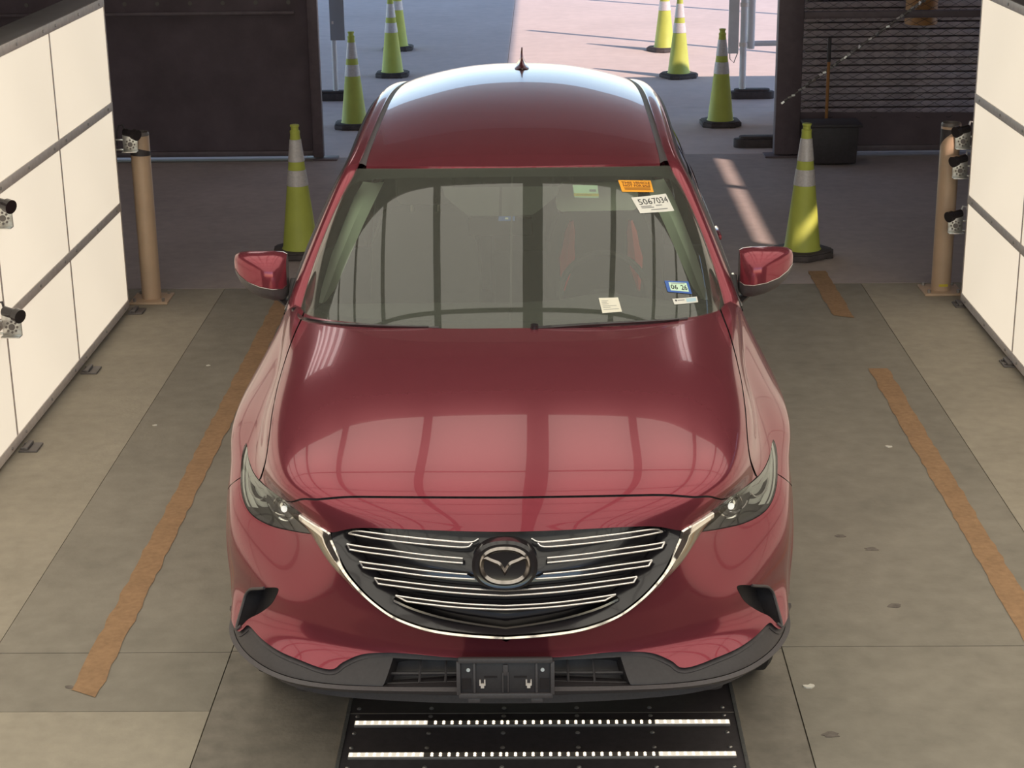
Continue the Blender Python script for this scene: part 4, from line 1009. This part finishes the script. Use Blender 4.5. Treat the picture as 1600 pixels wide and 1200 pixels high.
# ---- wheels
def wheel(y, s):
    Wl = empty('wheel', (s * .790, y, WZ), parent=CAR)
    MB().lathe([(.25, -.11), (.30, -.122), (.355, -.118), (.376, -.10), (.380, 0), (.376, .10), (.355, .118), (.30, .122), (.25, .11)], 40, axis='x').build('tyre', 'tyre', Wl)
    m = MB().lathe([(.255, -.11), (.248, -.09), (.235, 0), (.235, .08), (.255, .108), (.262, .112)], 36, axis='x'); rim = m.build('rim', 'alu', Wl)
    m = MB()
    for k in range(5):
        a = 2 * math.pi * k / 5 + .3
        for da in (-.13, .13):
            m.box((s * .075, .15 * math.cos(a + da), .15 * math.sin(a + da)), (.03, .035, .21), Matrix.Rotation(a + da - math.pi / 2, 3, 'X'))
    m.cyl((s * .06, 0, 0), (s * .10, 0, 0), .055, n=20); m.build('spoke', 'alu', rim, bevel=.004)
    MB().cyl((s * .0, 0, 0), (s * .03, 0, 0), .17, n=28).build('brake_disc', 'rail', rim)
for y in (AX_F, AX_R):
    for s in (1, -1): wheel(y, s)
MB().b2((-.70, .35, .24), (.70, 4.9, .60)).build('underbody', 'black_plastic', CAR, bevel=.03)

# ---- door mirrors
def mirror(s):
    R0 = empty('door_mirror', (0, 0, 0), parent=CAR)
    # sections from the inner to the outer end: x, y centre, z centre, half depth, half height
    sec = [(.900, 2.085, 1.190, .050, .082), (.915, 2.075, 1.188, .075, .094), (.95, 2.070, 1.190, .088, .097), (1.0, 2.075, 1.195, .088, .091), (1.05, 2.09, 1.203, .078, .080), (1.09, 2.11, 1.215, .060, .060), (1.112, 2.125, 1.225, .040, .038), (1.118, 2.13, 1.228, .018, .018)]
    N = 28; rows_ = []
    for x, y, z, d, h in sec:
        r_ = []
        for k in range(N):
            t = 2 * math.pi * k / N; c, q = math.cos(t), math.sin(t); p = 2.6
            yy = -d * math.copysign(abs(c) ** (2 / p), c); zz = h * math.copysign(abs(q) ** (2 / p), q)
            if yy > 0: yy *= .55
            zz -= (.035 * (1 - abs(x - .9) / .22)) * (-yy / d) * .25
            r_.append((s * x, y + yy, z + zz))
        rows_.append(r_)
    G = np.array(rows_)
    # upper painted shell and lower dark shell split along one generator line
    a0, a1 = 24, 16        # indices round the section: lower part between
    up = [i % N for i in range(27 - 28, 18)]; lo = [i % N for i in range(17, 28)]
    m = MB().grid(G[:, up]); m.add([G[-1, i] for i in range(N)], [tuple(range(N))]); m.build('mirror_cap', 'paint_red', R0, angle=60)
    m = MB().grid(G[:, lo]); m.add([G[0, i] for i in range(N)], [tuple(range(N))]); m.build('mirror_shell', 'skirt', R0, angle=60)
    ed = G[:, 27 % N]; MB().tube([tuple(p) for p in ed[:-1]], .0022, 6).build('mirror_seam', 'chrome_dark', R0)
    m = MB(); m.grid(np.array([[(s * x, 2.075 + dy, z + dz) for dy, dz in ((-.035, 0), (-.02, .016), (.02, .016), (.045, 0), (.02, -.014), (-.02, -.014), (-.035, 0))] for x, z in ((.86, 1.035), (.90, 1.06), (.935, 1.095), (.97, 1.125))])); m.build('mirror_arm', 'trim_black', R0)
    m = MB(); m.prism([(1.955, 1.075), (2.13, 1.085), (2.16, 1.13), (2.10, 1.17)], s * .895, s * .872, lambda x, y, z: (z, x, y)); m.build('mirror_sail', 'trim_black', R0, bevel=.004)
for s in (1, -1): mirror(s)

# ---- cabin
cab = MB().b2((-.72, 2.3, .55), (.72, 4.7, .62)).build('cabin_floor', 'cabin', CAR)
m = MB(); D = []
for x in np.linspace(-.78, .78, 25):
    hump = .035 * math.exp(-((x - .37) / .16) ** 2)
    D.append([(x, 1.45 + .4 * abs(x) ** 2, 1.06 - .03 * x * x), (x, 1.62 + .3 * x * x, 1.085 - .04 * x * x), (x, 1.9 + .1 * x * x, 1.075 + hump * .6), (x, 2.12, 1.055 + hump), (x, 2.17, 1.02), (x, 2.15, .90), (x, 2.20, .62)])
m.grid(np.array(D)); m.build('dashboard', 'dash', CAR)
m = MB(); C0 = Vector((.375, 2.40, 1.0)); Rm = Matrix.Rotation(math.radians(62), 3, 'X')
m.tube([C0 + Rm @ Vector((.185 * math.cos(t), .185 * math.sin(t), 0)) for t in np.linspace(0, 2 * math.pi, 36, endpoint=False)], .015, 8, closed=True)
for a in (200, 340, 270): m.tube([C0 + Rm @ Vector((0, 0, .01)), C0 + Rm @ Vector((.18 * math.cos(math.radians(a)), .18 * math.sin(math.radians(a)), 0))], .016, 6)
m.lathe([(.001, -.03), (.06, -.03), (.065, 0), (.05, .02), (.001, .024)], 20, C0); m.build('steering_wheel', 'seat_black', CAR)
def seat(x, y, red, w=.25):
    T = empty('seat', (x, y, 0), parent=CAR)
    P = []
    for z, d in ((.62, 0), (.75, -.02), (.95, 0), (1.12, .04), (1.22, .07), (1.25, .085)):
        ww = w * (1 if z < 1.1 else 1 - (z - 1.1) * 1.6)
        P.append([(-ww, d + .02, z), (-ww * .96, d - .05, z), (-ww * .7, d - .03, z), (0, d - .01, z), (ww * .7, d - .03, z), (ww * .96, d - .05, z), (ww, d + .02, z), (ww * .8, d + .10, z), (-ww * .8, d + .10, z), (-ww, d + .02, z)])
    MB().grid(np.array(P)).build('backrest', 'seat_black', T)
    MB().box((0, -.28, .60), (2 * w, .52, .16)).build('cushion', 'seat_black', T, bevel=.04)
    MB().box((0, .10, 1.36), (.26, .10, .17)).build('headrest', 'seat_black', T, bevel=.035)
    MB().cyl((-.06, .09, 1.2), (-.06, .09, 1.3), .007, n=8).cyl((.06, .09, 1.2), (.06, .09, 1.3), .007, n=8).build('headrest_rod', 'rail', T)
    if red:
        for s in (-1, 1):
            m = MB(); pz = [(.93, .006), (1.0, .022), (1.07, .034), (1.12, .026), (1.18, .022), (1.23, .008)]
            m.grid(np.array([[(s * (.165 - .12 * (z - .93)) - h, -.075 + (z - .93) * .2, z), (s * (.165 - .12 * (z - .93)), -.088 + (z - .93) * .2, z), (s * (.165 - .12 * (z - .93)) + h, -.075 + (z - .93) * .2, z)] for z, h in pz])); m.build('red_bolster', 'seat_red', T)
seat(.375, 2.82, True); seat(-.40, 2.85, False); seat(.42, 3.75, False, .3); seat(-.42, 3.75, False, .3)
# pale pillar covers inside the glass, driver's visor
for s in (1, -1):
    m = MB(); A_ = [(.775, 2.03, 1.085), (.768, 2.07, 1.13), (.735, 2.15, 1.24), (.690, 2.26, 1.35), (.652, 2.36, 1.44), (.62, 2.43, 1.49)]; B2 = [(.748, 2.05, 1.085), (.715, 2.08, 1.125), (.662, 2.17, 1.235), (.610, 2.28, 1.345), (.565, 2.37, 1.43), (.535, 2.44, 1.485)]
    m.grid(np.array([[(s * a[0], a[1], a[2]) for a in A_], [(s * (a[0] + b[0]) / 2, (a[1] + b[1]) / 2 - .02, (a[2] + b[2]) / 2) for a, b in zip(A_, B2)], [(s * b[0], b[1], b[2]) for b in B2]])); m.build('pillar_cover', 'trim_pale', CAR)
m = MB()
for i, (x, y, z) in enumerate([(0, 0, 0)]): pass
vp = [(x, z) for x, z in ((-.165, -.05), (-.17, -.02), (-.165, .03), (-.14, .05), (.15, .05), (.165, .03), (.17, -.015), (.165, -.045), (.15, -.055), (-.145, -.058))]
m.prism(vp, -.01, .01, lambda x, y, z: (x + .345, 2.42 + z + y * .6, 1.425 + y)); vis = m.build('sun_visor', 'trim_pale', CAR, bevel=.004)
m = MB().grid(np.array([[(x, y, z + .02 * (1 - (x / .6) ** 2)) for x in np.linspace(-.60, .60, 9)] for y, z in ((2.40, 1.51), (2.7, 1.56), (3.4, 1.59), (4.2, 1.58), (4.7, 1.53))])); m.build('headliner', 'cabin', CAR)
m = MB(); m.grid(np.array([[(x, 4.72, z) for x in (-.52, 0, .52)] for z in (.6, 1.1, 1.4)])); m.build('rear_bulkhead', 'cabin', CAR)
# mirror pod at the top of the glass
pod = [(5.35, .02), (5.35, .95), (5.0, .90), (4.45, .60), (4.28, .50), (4.25, .02)]
m = MB()
for s in (1, -1):
    uv, T = fill(pod, (), (.2, .2)); P, nn = lift(WS, uv, -.02); P[:, 0] -= .03 * s * 0; P, nn, T = side(P, nn, T, s); m.add(P - np.array([.045, 0, 0]), T)
pod_o = m.build('sensor_pod', 'dash', CAR)
m = MB().box((-.05, 2.20, 1.35), (.26, .03, .075)); m.build('rear_view_mirror', 'black_gloss', CAR, bevel=.012)

# ---- stickers on the windshield
def ws_at(px, pz):
    """point of the glass at half-width fraction: solve for x, z"""
    best = None
    R2, C2 = np.meshgrid(np.linspace(0, 6, 241), np.linspace(0, 5, 201), indexing='ij'); P = WS(R2.ravel(), C2.ravel())
    return R2, C2, P
_R2, _C2, _P2 = ws_at(0, 0)
def sticker(name, corners, mat, off=.0015):
    """corners: four (x, z) on the glass in order lower-left, lower-right, upper-right, upper-left; the sheet follows the glass"""
    Q = []
    for x, z in corners:
        i = int(np.argmin((np.abs(_P2[:, 0]) - abs(x)) ** 2 + (_P2[:, 2] - z) ** 2)); Q.append((_R2.ravel()[i], math.copysign(_C2.ravel()[i], x)))
    Q = np.array(Q); P4 = WS(Q[:, 0], Q[:, 1])
    W_ = (np.linalg.norm(P4[1] - P4[0]) + np.linalg.norm(P4[2] - P4[3])) / 2; H_ = (np.linalg.norm(P4[3] - P4[0]) + np.linalg.norm(P4[2] - P4[1])) / 2
    def on(x, y, lift_):
        u = np.asarray(x) / W_ + .5; v = np.asarray(y) / H_ + .5
        uv = ((1 - u) * (1 - v))[:, None] * Q[0] + (u * (1 - v))[:, None] * Q[1] + (u * v)[:, None] * Q[2] + ((1 - u) * v)[:, None] * Q[3]
        return lift(WS, uv, off + lift_)[0]
    gx, gy = np.meshgrid(np.linspace(-.5, .5, 9) * W_, np.linspace(-.5, .5, 6) * H_)
    top = on(gx.ravel(), gy.ravel(), .0006).reshape(6, 9, 3); o = MB().grid(top).build(name, mat, CAR)
    return o, on, W_, H_
def T_(o, on, body, x, y, size, mat, xs=1.0, bold=0.0):
    t = text_mesh('print', body, size, mat, o, Matrix.Identity(4), 'CENTER', xs, bold); me = t.data
    co = np.array([tuple(v.co) for v in me.vertices]); P = on(co[:, 0] + x, co[:, 1] + y, .0016)
    for v, p in zip(me.vertices, P): v.co = p
    me.update(); return t
def R_ect(o, on, x0, y0, x1, y1, mat, name='print', z=.0):
    gx, gy = np.meshgrid(np.linspace(x0, x1, 6), np.linspace(y0, y1, 3)); return MB().grid(on(gx.ravel(), gy.ravel(), .0014 + z).reshape(3, 6, 3)).build(name, mat, o)
o, X, W_, H_ = sticker('number_sticker', [(0.4994, 1.4421), (0.6378, 1.4316), (0.6105, 1.4819), (0.4696, 1.4866)], 'paper'); tag(o, 'white windshield sticker reading 5067034')
T_(o, X, '5067034', .003, .016, .050, 'ink', .80)
for y, x0, x1 in ((-.010, -.064, -.02), (-.019, -.064, -.012), (-.034, -.03, .05), (-.010, .0, .03)): R_ect(o, X, x0, y - .0025, x1, y + .0025, 'ink_grey')
o, X, W_, H_ = sticker('orange_sticker', [(0.4353, 1.5038), (0.5609, 1.4931), (0.5541, 1.524), (0.4203, 1.5356)], 'paper_orange'); tag(o, 'orange windshield sticker reading THIS VEHICLE NOT FOR SALE')
T_(o, X, 'THIS VEHICLE', 0, .020, .021, 'ink_brown', .92, .0006); T_(o, X, 'NOT FOR SALE', 0, .001, .019, 'ink_brown', .88, .0006)
for y in (-.011, -.018, -.025): R_ect(o, X, -.055, y - .0014, .055, y + .0014, 'ink_brown')
o, X, W_, H_ = sticker('service_tag', [(0.3375, 1.1916), (0.411, 1.1916), (0.3986, 1.2298), (0.3233, 1.2298)], 'paper_cream'); tag(o, 'cream paper tag low on the windshield')
for y, x0, x1 in ((.022, -.03, -.004), (.014, -.03, -.010), (.006, -.03, -.006), (-.004, -.03, .022), (-.012, -.03, -.002), (-.022, -.03, .028)): R_ect(o, X, x0, y - .0009, x1, y + .0009, 'ink_grey')
o, X, W_, H_ = sticker('date_sticker', [(0.5832, 1.2292), (0.6788, 1.2092), (0.6675, 1.2437), (0.5735, 1.2595)], 'paper_blue'); tag(o, 'blue-edged date sticker reading 06 26')
R_ect(o, X, -.038, -.022, .040, .022, 'paper_green', z=-.0003); T_(o, X, '06', -.020, -.004, .034, 'ink', .85, .0006); T_(o, X, '26', .022, -.004, .034, 'ink', .85, .0006); R_ect(o, X, -.03, .015, .03, .0185, 'ink_grey')
o, X, W_, H_ = sticker('small_label', [(0.6054, 1.1936), (0.7011, 1.1836), (0.6964, 1.1995), (0.5994, 1.2103)], 'paper'); tag(o, 'small pale label under the date sticker')
R_ect(o, X, .0, -.008, .05, .010, 'paper_sky'); R_ect(o, X, -.05, .0, -.043, .008, 'ink'); R_ect(o, X, -.04, .002, -.008, .006, 'ink_grey')
o, X, W_, H_ = sticker('visor_label', [(0.2442, 1.4975), (0.3419, 1.4955), (0.3397, 1.5282), (0.2413, 1.5323)], 'paper_green', -.006); tag(o, 'pale green label with a yellow strip on the sun visor')
R_ect(o, X, -.05, -.034, .05, -.016, 'paper_yellow'); R_ect(o, X, .012, -.004, .04, .012, 'ink_grey'); R_ect(o, X, -.04, -.027, .02, -.023, 'ink_brown')
o, X, W_, H_ = sticker('blue_badge', [(-0.0486, 1.4387), (0.0153, 1.4387), (0.0154, 1.4512), (-0.0486, 1.4512)], 'paper_blue', -.006); tag(o, 'small blue badge below the mirror pod')
R_ect(o, X, -.006, -.006, .006, .006, 'paper', 'white_star')
strip_light(-2.75, 13.7, 4.15, 'left strip light of five tubes under the roof, seen mirrored on the hood')
strip_light(1.72, 13.7, 4.15, 'right strip light of two tubes under the roof, seen mirrored on the hood', 2, 3.0, .07)
